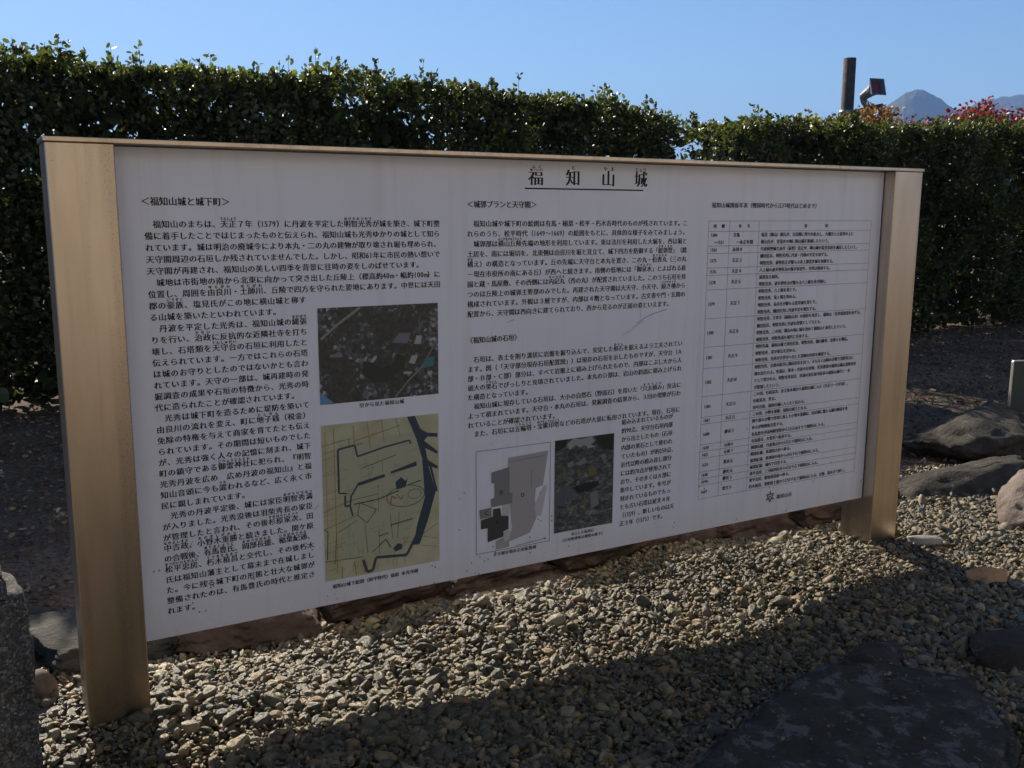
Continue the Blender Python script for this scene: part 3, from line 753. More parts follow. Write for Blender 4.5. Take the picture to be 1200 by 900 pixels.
block('left_text_column', L_LINES, .2445, 1.172, 1.4585, .03325, (7, .711), default=.0240, rb=[(0, '天正', 'てんしょう'), (0, '明智光秀', 'あけちみつひで'), (6, '由良川', 'ゆらがわ'), (6, '土師川', 'はじがわ'), (7, '豪族', 'ごうぞく'), (9, '縄張', 'なわばり'), (10, '治政', 'ちせい'), (11, '天守台', 'てんしゅだい'),
      (18, '地子銭', 'じしせん'), (22, '御霊神社', 'ごりょうじんじゃ'), (24, '謡', 'うた'), (26, '明智秀満', 'あけちひでみつ'), (28, '杉原家次', 'すぎはらいえつぐ'), (29, '中吉政', 'なかよしまさ'), (29, '小野木重勝', 'おのぎしげかつ'), (30, '有馬豊氏', 'ありまとようじ'), (30, '岡部長盛', 'おかべながもり'), (30, '稲葉紀通', 'いなばのりみち'), (31, '松平忠房', 'まつだいらただふさ'), (31, '朽木稙昌', 'くつきたねまさ')])
block('castle_plan_text', M_LINES, 1.272, 2.219, 1.4575, .0339, default=.0232, rb=[(2, '横山丘陵', 'よこやまきゅうりょう'), (3, '総郭型', 'そうくるわ'), (3, '総', 'そう'), (4, '構', 'がま'), (4, '伯耆丸', 'ほうきまる'), (5, '御泉水', 'ごせんすい'), (6, '内記丸', 'ないきまる'), (7, '続き櫓', 'つづきやぐら')])
block('stone_wall_text', S_LINES, 1.272, 2.214, .9945, .0329, default=.0232, rb=[(0, '根石', 'ねいし'), (3, '栗石', 'ぐりいし'), (5, '穴太積み', 'あのうづみ'), (8, '五輪塔', 'ごりんとう'), (8, '宝篋印塔', 'ほうきょういんとう')])
block('narrow_text_column', N_LINES, 1.931, 2.200, .7075, .0337, default=.0226)
# title with its reading above and rule below
pr = Print()
for c, xc in zip('福知山城', (1.540, 1.693, 1.845, 1.990)): pr.glyph(c, xc-.031, 1.593, .062, 1, (.034, -.016))
pr.rect(1.496, 2.003, 1.5745, 1.5795)
pr.build('title_text', INK)
pr = Print()
for c, xc in zip('ふくちやまじょう', (1.530, 1.556, 1.693, 1.831, 1.861, 1.972, 1.989, 2.006)): pr.glyph(c, xc-.0075, 1.6445, .016)
pr.build('title_reading_text', INK)
RUBY.build('reading_text', INK)
for a in (('＜福知山城と城下町＞', .240, .490, 1.523, .0262), ('＜城郭プランと天守閣＞', 1.272, 1.545, 1.522, .0255),
          ('〈福知山城の石垣〉', 1.270, 1.480, 1.0625, .0245), ('福知山城関係年表（戦国時代から江戸時代はじめまで）', 2.335, 2.915, 1.526, .0225)):
    pr = Print(); pr.line(*a); pr.build('heading_text', INK)['kind'] = 'stuff'
for a in (('空から見た福知山城', .876, 1.035, .874, .0165), ('福知山城下絵図（松平時代）島原 本光寺蔵', .768, 1.078, .272, .0160), ('天守部分現存石垣配置図', 1.372, 1.555, .276, .0155),
          ('出土した転用石', 1.708, 1.812, .2990, .0145), ('（石垣修理時の調査の様子）', 1.660, 1.862, .2800, .0145)):
    pr = Print(); pr.line(*a); pr.build('caption_text', INK)['kind'] = 'stuff'
# chronology table
TX0, TXA, TXB, TX1 = 2.323, 2.430, 2.585, 3.236
LINE = mat_flat('thin_rule_ink', (.06, .06, .075), .6)
tr_, tx = Print(), Print()
ztop, zbot, zh = 1.465, .345, 1.425
nl = sum(max(1, len(l)) for _, _, l in ROWS)
bounds = [zh]
unit = (zh-zbot)/(nl+.0)
z = zh
for _, _, l in ROWS:
    z -= unit*len(l); bounds.append(z)
for z in [ztop]+bounds: tr_.rect(TX0, TX1, z-.0006, z+.0006)
for x_ in (TX0, TXA, TXB, TX1): tr_.rect(x_-.0006, x_+.0006, zbot, ztop)
tx.line('西　暦', TX0+.022, TXA-.022, 1.445, .017); tx.line('年　号', TXA+.045, TXB-.045, 1.445, .017); tx.line('事　　　項', 2.83, 2.98, 1.445, .017)
for (yv, ev, ls), z0_, z1_ in zip(ROWS, bounds, bounds[1:]):
    zc = (z0_+z1_)/2
    for k, sgl in enumerate(yv): tx.line(sgl, TX0+.012, None, zc-(k-(len(yv)-1)/2)*unit, .0182, .0175)
    for k, sgl in enumerate(ev): tx.line(sgl, TXA+.02, None, zc-(k-(len(ev)-1)/2)*unit, .0182, .0178)
    for k, sgl in enumerate(ls):
        tot = sum(cw(c) for c in sgl); p = min(.0172, (TX1-TXB-.03)/tot)
        tx.line(sgl, TXB+.014, None, z0_-unit*(k+.5), .0180, p)
tr_.build('table_rules', LINE); tx.build('table_text', INK)
# town emblem and name
pr = Print(); cx_, cz_, R_ = 2.723, .2985, .024
for k in range(3):
    a = -math.pi/2+k*2*math.pi/3
    for sgn in (1, -1):
        p0 = (cx_+R_*math.cos(a), cz_+R_*math.sin(a)); a2 = a+sgn*math.pi*2/3
        pr.seg(p0, (cx_+R_*.95*math.cos(a2), cz_+R_*.95*math.sin(a2)), .0036)
for k in range(3):
    a = math.pi/2+k*2*math.pi/3; pr.seg((cx_+.008*math.cos(a), cz_+.008*math.sin(a)), (cx_+.026*math.cos(a), cz_+.026*math.sin(a)), .0055); pr.seg((cx_, cz_), (cx_-.014*math.cos(a), cz_-.014*math.sin(a)), .003)
pr.build('emblem', INK)
pr = Print(); pr.line('福知山市', 2.760, 2.852, .2925, .0215); pr.build('town_name_text', mat_flat('grey_ink', (.05, .05, .06), .5))
# scratches
pr = Print()
for pts, w_ in (([(1.99, 1.085), (2.03, 1.105), (2.07, 1.118), (2.13, 1.131)], .0022), ([(1.97, 1.068), (2.02, 1.092)], .0018), ([(1.43, 1.118), (1.455, 1.126)], .0016), ([(2.005, 1.10), (2.005, 1.15)], .001),
                ([(1.925, 1.045), (1.975, 1.064)], .0012), ([(.712, .545), (.73, .56)], .0013), ([(.31, .47), (.33, .505)], .0013)):
    pr.path(pts, w_)
pr.build('scratch', mat_flat('scratch_grey', (.16, .16, .17), .6))
# ---- pictures printed on the board ------------------------------------------
def picture(name, x0, x1, z0, z1, mat, dy=0):
    pr = Print(); pr.poly([(x0, z0), (x1, z0), (x1, z1), (x0, z1)], dy); return pr.build(name, mat)
def mat_aerial():
    m, t, b = nmat('aerial_print', .5, 0, .4)
    v = coords(t, 'Object')
    vo = N(t, 'ShaderNodeTexVoronoi', feature='F1', Scale=95.0, Randomness=1.0); t.links.new(v, vo.inputs['Vector'])
    sc = N(t, 'ShaderNodeSeparateColor'); t.links.new(vo.outputs['Color'], sc.inputs[0])
    r = ramp(t, [(0, (.035, .045, .04)), (.45, (.06, .065, .075)), (.72, (.10, .10, .12)), (.88, (.17, .17, .19)), (1, (.42, .42, .44))]); t.links.new(sc.outputs[0], r.inputs[0])
    n = noise_tex(t, v, 9, 5, .6, .4); r2 = ramp(t, [(.44, g3(0)), (.56, g3(1))]); t.links.new(n.outputs[0], r2.inputs[0])
    n3 = noise_tex(t, v, 60, 4, .7); r3 = ramp(t, [(.3, (.026, .030, .028)), (.7, (.075, .078, .070))]); t.links.new(n3.outputs[0], r3.inputs[0])
    c = mixc(t, r2.outputs[0], r.outputs[0], r3.outputs[0])
    t.links.new(c, b.inputs['Base Color']); return m
AE = picture('aerial_photo', .745, 1.161, .888, 1.197, mat_aerial())
def ink(name, c): return mat_flat(name, c, .5, 0, .4)
def amap(u, v): return (.745+u*.416, .888+(1-v)*.309)
FMAP = [amap]
def addprint(name, mat, polys=(), paths=()):
    pr = Print(); f = FMAP[0]
    for p in polys: pr.poly([f(*q) for q in p])
    for p, w_ in paths: pr.path([f(*q) for q in p], w_)
    return pr.build(name, mat, panel)
addprint('aerial_road', ink('road_print', (.22, .22, .23)), (), [([(.02, .32), (.16, .17), (.34, 0.01)], .008), ([(.62, .99), (.74, .82), (.86, .68)], .004), ([(.86, .68), (.99, .40)], .003)])
addprint('aerial_river', ink('river_print', (.10, .27, .46)), [[(.0, .87), (.11, .99), (.0, 1.0)]])
addprint('aerial_castle_grove', ink('grove_print', (.034, .040, .034)), [[(.34, .70), (.36, .58), (.44, .60), (.50, .66), (.60, .64), (.64, .52), (.72, .56), (.70, .68), (.60, .76), (.66, .80), (.44, .82)]])
addprint('aerial_large_roof', ink('roof_print', (.16, .155, .20)), [[(.60, .40), (.66, .30), (.76, .31), (.73, .42)], [(.09, .48), (.18, .48), (.17, .52), (.08, .51)]])
addprint('aerial_white_roof', ink('white_roof_print', (.34, .35, .36)), [[(.79, .43), (.81, .34), (.86, .345), (.845, .435)], [(.74, .63), (.77, .55), (.82, .56), (.79, .65)], [(.70, .72), (.77, .73), (.76, .755), (.69, .745)]])
addprint('aerial_park', ink('park_print', (.05, .17, .20)), [[(.88, .60), (.97, .58), (.96, .68), (.87, .70)]])
# old map
def mat_map():
    m, t, b = nmat('old_map_print', .5, 0, .4)
    v = coords(t, 'Object')
    n = noise_tex(t, v, 12, 6, .6); r = ramp(t, [(.3, (.36, .35, .22)), (.5, (.43, .42, .29)), (.7, (.48, .49, .38))]); t.links.new(n.outputs[0], r.inputs[0])
    t.links.new(r.outputs[0], b.inputs['Base Color']); return m
picture('old_map', .745, 1.159, .294, .820, mat_map())
def omap(u, v): return (.745+u*.414, .294+(1-v)*.526)
FMAP[0] = omap
MW = ink('moat_print', (.035, .055, .085)); MT = ink('street_print', (.27, .22, .12)); MG = ink('castle_ground_print', (.37, .385, .29)); MD = ink('map_line_print', (.10, .10, .07)); MR = ink('red_hall_print', (.30, .09, .07))
hr_ = np.random.default_rng(12); hp = []
for _ in range(70):
    u, v = hr_.uniform(.13, .74), hr_.uniform(.14, .88); a_ = hr_.choice([-.15, 1.45]); l_ = hr_.uniform(.03, .12)
    hp.append(([(u, v), (u+l_*math.cos(a_)*1.0, v+l_*math.sin(a_)*.8)], .0012))
for _ in range(30):
    u, v = hr_.uniform(.0, .12), hr_.uniform(.05, .95); hp.append(([(u, v), (u+hr_.uniform(.03, .10), v-.01)], .0012))
for _ in range(16):
    u, v = hr_.uniform(.2, .7), hr_.uniform(.93, .99); hp.append(([(u, v), (u+.005, v-.05)], .0014))
addprint('map_castle_grounds', MG, [[(.14, .13), (.78, .10), (.86, .30), (.88, .55), (.76, .72), (.68, .88), (.42, .90), (.14, .88), (.12, .50), (.22, .50), (.14, .42)]])
addprint('map_fine_lines', ink('faint_map_line', (.20, .20, .13)), (), hp)
addprint('map_streets', MT, (), [([(.03, .04+.0), (.03, .70)], .002), ([(.10, .02), (.10, .96)], .003), ([(.0, .22), (.12, .20)], .002), ([(.0, .32), (.12, .30)], .002), ([(.0, .44), (.12, .42)], .002), ([(.0, .55), (.22, .50)], .003), ([(.0, .66), (.28, .60)], .003),
   ([(.26, .12), (.66, .05)], .004), ([(.26, .02), (.27, .16)], .003), ([(.38, .01), (.40, .18)], .003), ([(.50, .0), (.52, .15)], .003), ([(.62, .0), (.66, .12)], .003), ([(.0, .13), (.24, .10)], .003), ([(.78, .86), (.98, .90)], .002), ([(.78, .80), (.98, .84)], .002)])
addprint('map_field_lines', MD, (), [([(.32, .30), (.62, .24)], .003), ([(.18, .50), (.46, .48)], .002), ([(.30, .52), (.44, .58), (.36, .66), (.28, .60), (.30, .52)], .003), ([(.46, .42), (.46, .60)], .0015), ([(.56, .70), (.76, .68)], .005),
   ([(.10, .70), (.28, .63)], .002), ([(.10, .70), (.08, .90)], .0025), ([(.0, .87), (.32, .88)], .0025), ([(.14, .92), (.14, 1.0)], .002), ([(.24, .90), (.26, .99)], .002), ([(.46, .72), (.46, .88)], .002), ([(.56, .62), (.58, .80)], .002), ([(.64, .62), (.62, .80)], .002),
   ([(.34, .66), (.36, .86)], .002), ([(.16, .16), (.34, .14)], .002), ([(.22, .10), (.23, .16)], .002), ([(.88, .70), (.84, .80), (.98, .74)], .002), ([(.40, .36), (.42, .28)], .0012), ([(.50, .34), (.50, .26)], .0012), ([(.72, .80), (.64, .88)], .002), ([(.46, .76), (.54, .75)], .004)])
k = []
for a in range(16):
    t0 = 2*math.pi*a/16; t1 = 2*math.pi*(a+1)/16; k.append(((( .70+.17*math.cos(t0), .52+.07*math.sin(t0)), (.70+.17*math.cos(t1), .52+.07*math.sin(t1))), .004))
    k.append((((.78+.06*math.cos(t0), .515+.032*math.sin(t0)), (.78+.06*math.cos(t1), .515+.032*math.sin(t1))), .003))
addprint('map_hill_ring', ink('hill_line_print', (.16, .17, .11)), (), k)
addprint('map_red_halls', MR, (), [([(.56, .55), (.58, .51), (.62, .53)], .004), ([(.62, .50), (.66, .54), (.68, .51)], .003), ([(.57, .52), (.57, .57)], .003)])
addprint('map_inner_moat', MW, [[(.28, .39), (.52, .355), (.52, .375), (.30, .41)], [(.57, .345), (.80, .30), (.80, .33), (.57, .36)], [(.61, .42), (.66, .39), (.70, .42), (.72, .40), (.70, .46), (.62, .47)], [(.58, .86), (.62, .83), (.66, .84), (.66, .87), (.60, .885)]],
   [([(.13, .16), (.13, .44)], .007), ([(.13, .16), (.27, .145), (.29, .22), (.52, .18), (.74, .155), (.75, .18)], .006), ([(.29, .40), (.23, .47), (.22, .53), (.24, .60)], .006), ([(.13, .44), (.20, .45)], .005), ([(.18, .46), (.18, .53), (.22, .53)], .007),
    ([(.25, .525), (.46, .515), (.60, .485), (.64, .48)], .004), ([(.72, .45), (.84, .43)], .004), ([(.46, .82), (.52, .79), (.56, .85)], .004), ([(.40, .86), (.50, .80)], .0025)])
addprint('map_river', MW, [[(.72, .0), (.79, .0), (.84, .09), (.90, .12), (.99, .13), (.99, .155), (.90, .145), (.87, .17), (.99, .25), (.99, .27), (.88, .22), (.90, .30), (.99, .35), (.99, .37), (.87, .33), (.84, .26), (.80, .15)],
   [(.85, .29), (.90, .32), (.97, .52), (.90, .70), (.82, .86), (.76, .86), (.80, .72), (.87, .55), (.86, .40)]],
   [([(.32, .90), (.35, .985), (.40, .98), (.43, .90), (.70, .92), (.79, .80)], .010), ([(.92, .33), (.98, .52)], .008), ([(.0, .66), (.03, .68), (.02, .86)], .003)])
# plan drawing
def dmap(u, v): return (1.304+u*.307, .2895+(1-v)*.378)
FMAP[0] = dmap
PF = Print()
for a, b in (((0, 0), (1, 0)), ((1, 0), (1, 1)), ((1, 1), (0, 1)), ((0, 1), (0, 0))): PF.seg(dmap(*a), dmap(*b), .0016)
PF.build('plan_frame', LINE)
G1 = ink('plan_light_grey', (.34, .34, .36)); G2 = ink('plan_mid_grey', (.20, .20, .22)); G3 = ink('plan_dark_grey', (.055, .055, .06)); G0 = ink('plan_pale_grey', (.48, .48, .5))
addprint('plan_main_court', G1, [[(.42, .10), (.97, .08), (.90, .42), (.80, .44), (.78, .66), (.84, .70), (.72, .88), (.44, .93), (.48, .80), (.45, .56), (.42, .30)], [(.26, .90), (.44, .86), (.44, .98), (.26, .99)]])
addprint('plan_north_keep', G2, [[(.20, .22), (.44, .19), (.44, .44), (.48, .45), (.48, .55), (.20, .56), (.19, .48), (.24, .47), (.24, .33), (.20, .32)]])
addprint('plan_keep', G3, [[(.06, .67), (.22, .65), (.22, .58), (.32, .58), (.33, .66), (.43, .67), (.43, .80), (.36, .82), (.36, .87), (.15, .90), (.15, .76), (.06, .76)]])
addprint('plan_small_keep', G2, [[(.04, .57), (.20, .56), (.20, .65), (.05, .66)]])
addprint('plan_stairs', G0, [[(.35, .56), (.44, .55), (.44, .66), (.35, .66)], [(.36, .83), (.44, .80), (.46, .90), (.37, .92)], [(.79, .60), (.92, .42), (.96, .44), (.88, .72), (.80, .73)]])
pr = Print()
for c, u, v in (('Ｂ', .33, .43), ('Ｄ', .62, .49), ('Ｃ', .13, .61), ('Ａ', .28, .72)):
    p = dmap(u, v); pr.glyph(c, p[0]-.010, p[1]-.006, .020)
pr.path([dmap(.53, .985), dmap(.94, .965)], .0016); pr.path([dmap(.92, .955), dmap(.95, .965), dmap(.92, .975)], .0016); pr.path([dmap(.44, .14), dmap(.93, .125)], .001); pr.path([dmap(.74, .25), dmap(.74, .42)], .001)
pr.build('plan_marks', INK)
# excavation photo
def mat_exc():
    m, t, b = nmat('excavation_print', .5, 0, .4)
    v = coords(t, 'Object')
    n = noise_tex(t, coords(t, 'Object', (1, 1, 1.9)), 26, 10, .75, .9); r = ramp(t, [(.36, (.012, .017, .024)), (.5, (.06, .072, .08)), (.58, (.13, .145, .15)), (.66, (.28, .29, .28))]); t.links.new(n.outputs[0], r.inputs[0])
    t.links.new(r.outputs[0], b.inputs['Base Color']); return m
picture('excavation_photo', 1.631, 1.896, .314, .670, mat_exc())
def emap(u, v): return (1.631+u*.265, .314+(1-v)*.356)
FMAP[0] = emap
addprint('photo_sky', ink('pale_sky_print', (.26, .29, .31)), [[(.30, .0), (.44, .02), (.62, .0), (.66, .06), (.60, .09), (.68, .12), (.55, .13), (.50, .08), (.42, .11), (.34, .07), (.24, .12), (.20, .05)]])
addprint('photo_trench', ink('trench_print', (.015, .018, .02)), [[(.30, .53), (.52, .50), (.74, .50), (.76, .55), (.60, .59), (.38, .60)], [(.66, .0), (.99, .0), (.99, .18), (.80, .16), (.70, .08)], [(.0, .0), (.2, .0), (.18, .08), (.0, .12)]])
addprint('photo_blue_sheet', ink('blue_sheet_print', (.075, .10, .125)), [[(.0, .60), (.10, .54), (.16, .50), (.24, .50), (.32, .58), (.30, .66), (.22, .64), (.16, .72), (.06, .70), (.0, .76)]])
addprint('photo_yellow_marks', ink('yellow_tag_print', (.13, .12, .045)), [[(.14, .30), (.17, .30), (.18, .44), (.15, .44)], [(.56, .36), (.62, .33), (.70, .36), (.70, .42), (.58, .44)], [(.50, .64), (.53, .64), (.53, .80), (.49, .80)], [(.38, .36), (.42, .34), (.43, .40), (.39, .42)]])
addprint('photo_pale_stones', ink('pale_stone_print', (.17, .18, .18)), [[(.20, .26), (.30, .24), (.32, .29), (.22, .31)], [(.36, .28), (.48, .22), (.54, .27), (.42, .31)], [(.78, .22), (.84, .21), (.87, .26), (.80, .27)], [(.60, .62), (.72, .60), (.76, .76), (.62, .80)], [(.24, .80), (.32, .72), (.34, .74), (.27, .83)]])

# ------------------------------------------------------------------ small plaque at the right edge
PLQ = mat_flat('plaque_green_grey', (.03, .05, .056), .4)
pl = empty('plaque', (6.42, 1.17, .02), -.35)
tag(pl, 'small dark green plaque on a thin stake, cut by the right edge above the boulders', 'plaque')
mb = MB(); mb.box(-.24, .34, -.006, .008, .08, .45, .003); mb.build('plate', PLQ, pl)
mb = MB(); mb.box(-.243, .343, -.010, .014, .4505, .458, .002); mb.box(-.2475, -.2405, -.012, .014, .08, .45, .002); mb.build('rim', mat_flat('pale_rim', (.55, .55, .52), .4, .6), pl)
mb = MB(); mb.tube([(-.08, .022, -.1), (-.08, .022, .3)], .012, 8); mb.build('stake', mat_flat('stake_metal', (.2, .2, .2), .4, .8), pl)

# ------------------------------------------------------------------ pole, floodlight, trees beyond the hedge
POLE = mat_rock('weathered_pole', [(.035, .03, .028), (.075, .065, .06), (.12, .105, .095)], 9, bumpd=.01)
pb = empty('utility_pole', (15.39, 11.17, 0)); tag(pb, 'dark round wooden pole standing up behind the hedge at the right', 'pole')
mb = MB(); mb.tube([(.03, 0, -.3), (.02, 0, 2.0), (0, 0, 4.49)], [.135, .13, .12], 20); mb.build('shaft', POLE, pb, smooth=True)
for p in pb.children[0].data.polygons:
    if len(p.vertices) > 4: p.use_smooth = False
mb = MB(); mb.tube([(0, 0, 3.42), (0, 0, 3.50)], .137, 20); mb.build('strap', mat_flat('galvanised', (.25, .27, .30), .45, .7), pb, smooth=True)
def camdir(x, y): return (fwd + rt*((x-600)/1136.7) - up*((y-450)/1136.7))
def pt(x, y, D):
    d = camdir(x, y); return CAM + d*(D/math.hypot(d.x, d.y))
GREY = mat_flat('grey_housing', (.11, .135, .17), .5, .1); DK = mat_flat('dark_bracket', (.05, .055, .06), .5, .3)
fl0 = pt(1016, 118, 20.6); fd = empty('floodlight', fl0); tag(fd, 'grey floodlight with flared square hood and red lens beside the dark pole', 'floodlight')
L_ = lambda x, y, D: tuple(pt(x, y, D)-fl0)
a0, a1, a2 = Vector(L_(1010.5, 113.5, 20.7)), Vector(L_(1020, 107, 20.55)), Vector(L_(1029, 101.5, 20.35))
mb = MB(); mb.tube([a0, a0.lerp(a1, .1), a1, a1.lerp(a2, .55)], [.055, .085, .105, .125], 14); mb.build('housing', GREY, fd, smooth=False)
ax = (a2-a0).normalized(); sx1 = ax.cross(Vector((0, 0, 1))).normalized(); sy1 = sx1.cross(ax)
mb = MB(); b0, b1 = a1.lerp(a2, .5), a2
def sq(c, r): return [c+sx1*r*p+sy1*r*q for p, q in ((-1, -1), (1, -1), (1, 1), (-1, 1))]
v0, v1, v2, v3 = sq(b0, .10), sq(b1, .165), sq(b1, .145), sq(b0+ax*.02, .085)
vs = v0+v1+v2+v3; fs = []
for k_ in range(4):
    j = (k_+1) % 4; fs += [(k_, j, 4+j, 4+k_), (4+k_, 4+j, 8+j, 8+k_), (8+k_, 8+j, 12+j, 12+k_)]
mb.add(vs, fs); mb.build('hood', GREY, fd, fix=False)
mb = MB(); mb.add(sq(b0+ax*.05, .12), [(0, 1, 2, 3)]); mb.add(sq(b0+ax*.03, .115), [(3, 2, 1, 0)]); mb.build('lens', mat_flat('red_lens', (.14, .015, .03), .2), fd, fix=False)
mb = MB(); mb.tube([L_(1011, 113, 20.7), L_(1012.5, 119, 20.7), L_(1018, 127, 20.7)], [.06, .065, .06], 8); mb.build('yoke', GREY, fd)
mb = MB(); mb.tube([L_(1001, 133, 20.9), L_(1016, 129, 20.8), L_(1034, 124, 20.6)], [.075, .07, .05], 8); mb.tube([L_(1001, 140, 20.9), L_(1030, 127, 20.7)], .04, 8); mb.build('bracket_arm', DK, fd)

def tree(name, label, loc, top, spread, mat, seed, nleaf=5000, L=(.04, .08), blobs=9):
    r = np.random.default_rng(seed); root = empty(name, loc)
    mb = MB(); mb.tube([(0, 0, -.15), (.04, .02, top*.3), (-.03, .03, top*.55)], [.09, .07, .05], 9); mb.build('trunk', BARK, root, smooth=True)
    cs = []
    for b in range(blobs):
        a = r.uniform(0, 6.28); rr = spread*math.sqrt(r.random()); zz = top-.35-.5*(rr/spread)**2*r.uniform(.3, 1.2)-r.random()*.35
        c = np.array([rr*math.cos(a), rr*math.sin(a), zz]); cs.append(c)
        mb = MB(); mb.tube([(-.03, .03, top*.5), tuple(c*np.array([.5, .5, 0])+np.array([0, 0, top*.5+.45*(zz-top*.5)])), tuple(c)], [.035, .022, .008], 6); mb.build('limb', BARK, root, smooth=True)
    P = []; 
    for c in cs:
        m_ = nleaf//blobs; d = r.normal(size=(m_, 3)); d /= np.linalg.norm(d, axis=1, keepdims=True)
        P.append(c+d*(r.random((m_, 1))**.45)*np.array([.42, .42, .26])*r.uniform(.7, 1.2))
    P = np.concatenate(P); P += .10*np.stack([np.sin(P[:, 1]*9+P[:, 2]*5), np.sin(P[:, 0]*11), np.sin(P[:, 0]*13+P[:, 1]*7)*.7], -1)
    n_ = len(P)
    V, F = leaves(P, r.normal(size=(n_, 3))+np.array([0, 0, -.2]), r.uniform(*L, n_), .9, r)
    cr = mesh_np('crown', V, F, mat, root); cr['kind'] = 'stuff'
    return tag(root, label, 'tree', 'autumn trees behind the hedge')
tree('maple_tree', 'bright red maple top showing above the right hedge, left of the second mountain', (*pt(1131, 140, 19.0)[:2], 0), 3.66, .80, REDM, 3, 5000)
tree('maple_tree', 'small red tree top at the very right edge above the hedge', (*pt(1203, 140, 19.0)[:2], 0), 3.58, .42, REDM, 4, 2500, blobs=5)
tree('maple_tree', 'brownish orange tree top around the foot of the floodlight and pole', (*pt(1022, 140, 18.0)[:2], 0), 3.40, .80, ORGM, 5, 5000)
tree('maple_tree', 'low yellow and rusty tree top just over the hedge, left of the dark pole', (*pt(940, 150, 17.5)[:2], 0), 3.30, .55, YELM, 6, 3500, blobs=7)

# ------------------------------------------------------------------ mountains
FOR = mat_rock('forest_slope', [(.012, .022, .014), (.03, .042, .026), (.055, .06, .034)], .02, bumpd=14.0)
def mountain(name, prof, D0, depth, seed, base=-5):
    """prof: list of (px x, px y) along the crest in the photo, turned into bearings and heights at D0 metres"""
    pts = [pt(a, b, D0) for a, b in prof]
    n_u, n_v = 160, 60; V = []
    us = np.linspace(0, len(pts)-1, n_u)
    for u in us:
        i = min(int(u), len(pts)-2); f_ = u-i; c = pts[i].lerp(pts[i+1], f_)
        rad = Vector((c.x-CAM.x, c.y-CAM.y, 0)).normalized()
        for v in np.linspace(-1, 1, n_v):
            prof_h = max(0, 1-abs(v)**1.25)
            p = Vector((c.x, c.y, 0)) + rad*(v*depth)
            q = Vector((p.x*.0016, p.y*.0016, seed))
            rdg = noise.fractal(q, .8, 2.0, 6); rd2 = abs(noise.fractal(q*2.3+Vector((5, 0, 0)), .8, 2, 5))
            h = c.z*prof_h*(1-.30*rd2*(abs(v)**.5)) + rdg*38*abs(v)*prof_h + noise.fractal(q*14, .8, 2, 3)*5
            V.append((p.x, p.y, base+h if abs(v) < .995 else base-40))
    idx = np.arange(n_u*n_v).reshape(n_u, n_v)
    F = np.stack([idx[:-1, :-1], idx[1:, :-1], idx[1:, 1:], idx[:-1, 1:]], -1).reshape(-1, 4)
    return tag(mesh_np(name, V, F, FOR, smooth=True), kind='structure')
mountain('mountain', [(930, 230), (985, 170), (1015, 142), (1035, 125), (1050, 114), (1062, 106), (1074, 102.5), (1086, 104), (1100, 112), (1115, 121), (1135, 136), (1170, 165), (1220, 225)], 4200, 900, 1.0)
mountain('mountain', [(1060, 215), (1095, 165), (1120, 132), (1136, 122), (1150, 116), (1166, 112), (1178, 108.5), (1190, 106.5), (1210, 108), (1260, 118), (1340, 140), (1420, 200)], 5200, 1100, 2.0)
mountain('mountain', [(-1500, 240), (-700, 215), (-200, 222), (100, 205), (400, 212), (700, 196), (850, 190), (1000, 196), (1300, 190), (1700, 180), (2600, 210)], 6200, 900, 3.0)

# ------------------------------------------------------------------ unseen wall added behind the viewer for fill light and steel reflections
WALL = mat_rock('fill_wall_stone', [(.24, .225, .20), (.36, .34, .31), (.46, .44, .41)], 2.0, bumpd=.05)
wl = empty('fill_wall', (1, -9.0, 0)); tag(wl, 'unseen wall of large fitted stones, added opposite the sign board as a light reflector', 'added wall')
wr = np.random.default_rng(4); proto = []
for k in range(4):
    V, F = stone_verts(3, 60+k, 10, .6, .9, .05); me = bpy.data.meshes.new('wall_stone'); me.from_pydata((V*np.array([1, .8, 1])).tolist(), [], F.tolist()); me.materials.append(WALL)
    me.polygons.foreach_set('use_smooth', np.ones(len(me.polygons), dtype=bool)); proto.append(me)
row = 0; z = .1
while z < 5.2:
    hgt = wr.uniform(.5, .75); x = -11+wr.uniform(0, .5)
    while x < 13:
        wd = wr.uniform(.7, 1.25); o = bpy.data.objects.new('wall_stone', proto[wr.integers(0, 4)]); COL.objects.link(o); o.parent = wl
        o.location = (x+wd/2, -z*.28, z+hgt/2); o.scale = (wd*.62, .45, hgt*.66); x += wd
    z += hgt*.97
mb = MB(); mb.add([(-11.5, .15, -.3), (13.5, .15, -.3), (13.5, -1.4, 5.3), (-11.5, -1.4, 5.3), (-11.5, -4, 5.3), (13.5, -4, 5.3), (-11.5, -4, -.3), (13.5, -4, -.3)], [(0, 1, 2, 3), (3, 2, 5, 4), (0, 3, 4, 6), (1, 7, 5, 2)])
mb.build('wall_core', WALL, wl)

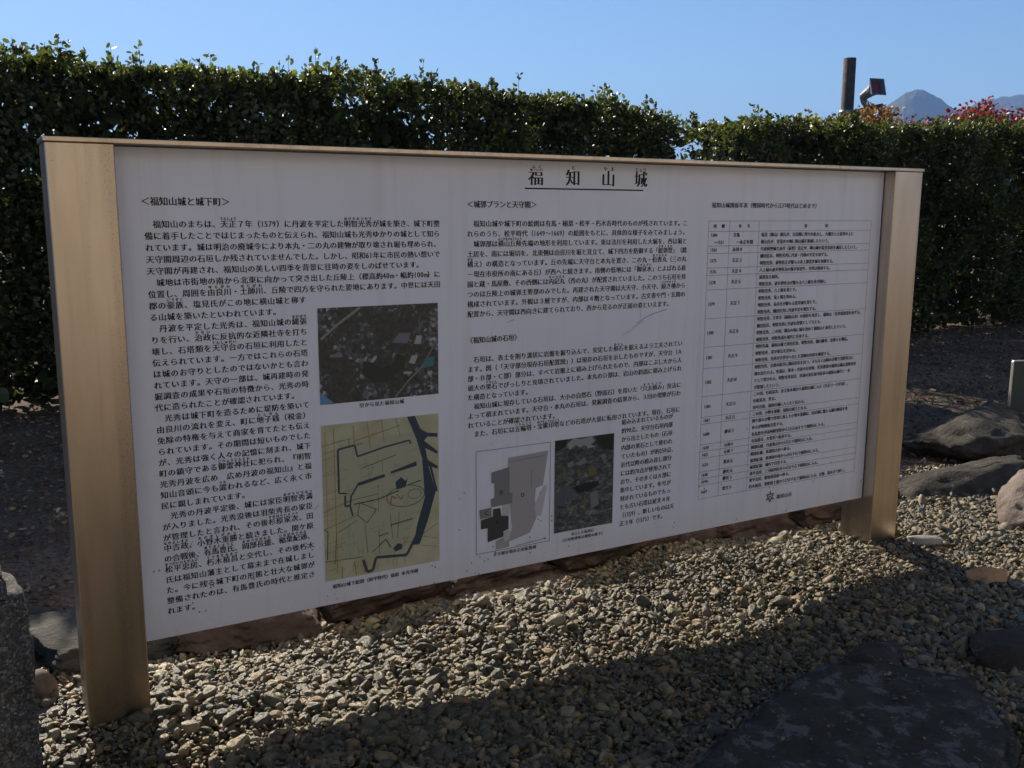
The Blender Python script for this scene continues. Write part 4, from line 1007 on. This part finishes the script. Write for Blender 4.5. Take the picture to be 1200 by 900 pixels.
FILL_WHITE = mat_flat('fill_wall_white', (.78, .79, .80), .9)
mb = MB(); mb.box(-11.5, 13.5, -3.2, -1.7, 5.3, 9.0); mb.build('fill_wall_upper', FILL_WHITE, wl)  # white upper part, added to bounce more sunlight onto the board
mb = MB(); mb.box(-12, 14, -3.6, -1.2, 9.0, 9.35); mb.build('fill_wall_cap', mat_flat('fill_wall_cap_grey', (.09, .095, .10), .6), wl)

# out-of-view tree added behind the viewer, its crown cuts skylight on the gravel
tr = np.random.default_rng(31); big = empty('shade_canopy', (-5.2, -4.6, 0))
tag(big, 'unseen tall tree added so that its high crown blocks skylight in front of the sign', 'tree')
mb = MB(); mb.tube([(0, 0, -.2), (.2, .1, 3), (.5, .3, 7), (1.5, .8, 10.5)], [.42, .34, .26, .16], 14); mb.build('trunk', BARK, big, smooth=True)
cl = []
for k in range(26):
    a = tr.uniform(0, 6.28); rr = math.sqrt(tr.random())*6.2; c = np.array([5.7+rr*math.cos(a), 2.6+rr*.85*math.sin(a), 12.3+tr.uniform(-.7, 1.4)]); cl.append(c)
    mb = MB(); mb.tube([(1.2, .6, 9.6+tr.uniform(-2, .8)), tuple((c+np.array([1.2, .6, 10]))/2+np.array([0, 0, .3])), tuple(c)], [.11, .07, .03], 7); mb.build('limb', BARK, big, smooth=True)
P = np.concatenate([c+(lambda d: d/np.linalg.norm(d, axis=1, keepdims=True)*tr.random((900, 1))**.4)(tr.normal(size=(900, 3)))*np.array([1.9, 1.9, .75]) for c in cl])
V, F = leaves(P, tr.normal(size=(len(P), 3)), tr.uniform(.14, .26, len(P)), .7, tr)
cr = mesh_np('crown', V, F, HEDGE_IN, big); cr['kind'] = 'stuff'

# ------------------------------------------------------------------ hazy air
hm = bpy.data.materials.new('thin_haze'); hm.use_nodes = True; t = hm.node_tree; t.nodes.remove(t.nodes['Principled BSDF'])
pv = t.nodes.new('ShaderNodeVolumePrincipled'); pv.inputs['Color'].default_value = (.30, .52, 1.0, 1); pv.inputs['Density'].default_value = 1.55e-4; pv.inputs['Anisotropy'].default_value = 0.0
t.links.new(pv.outputs[0], t.nodes['Material Output'].inputs['Volume'])
mb = MB(); mb.box(-9500, 9500, -9500, 9500, -48, 640); hz = mb.build('haze', hm); hz['kind'] = 'stuff'
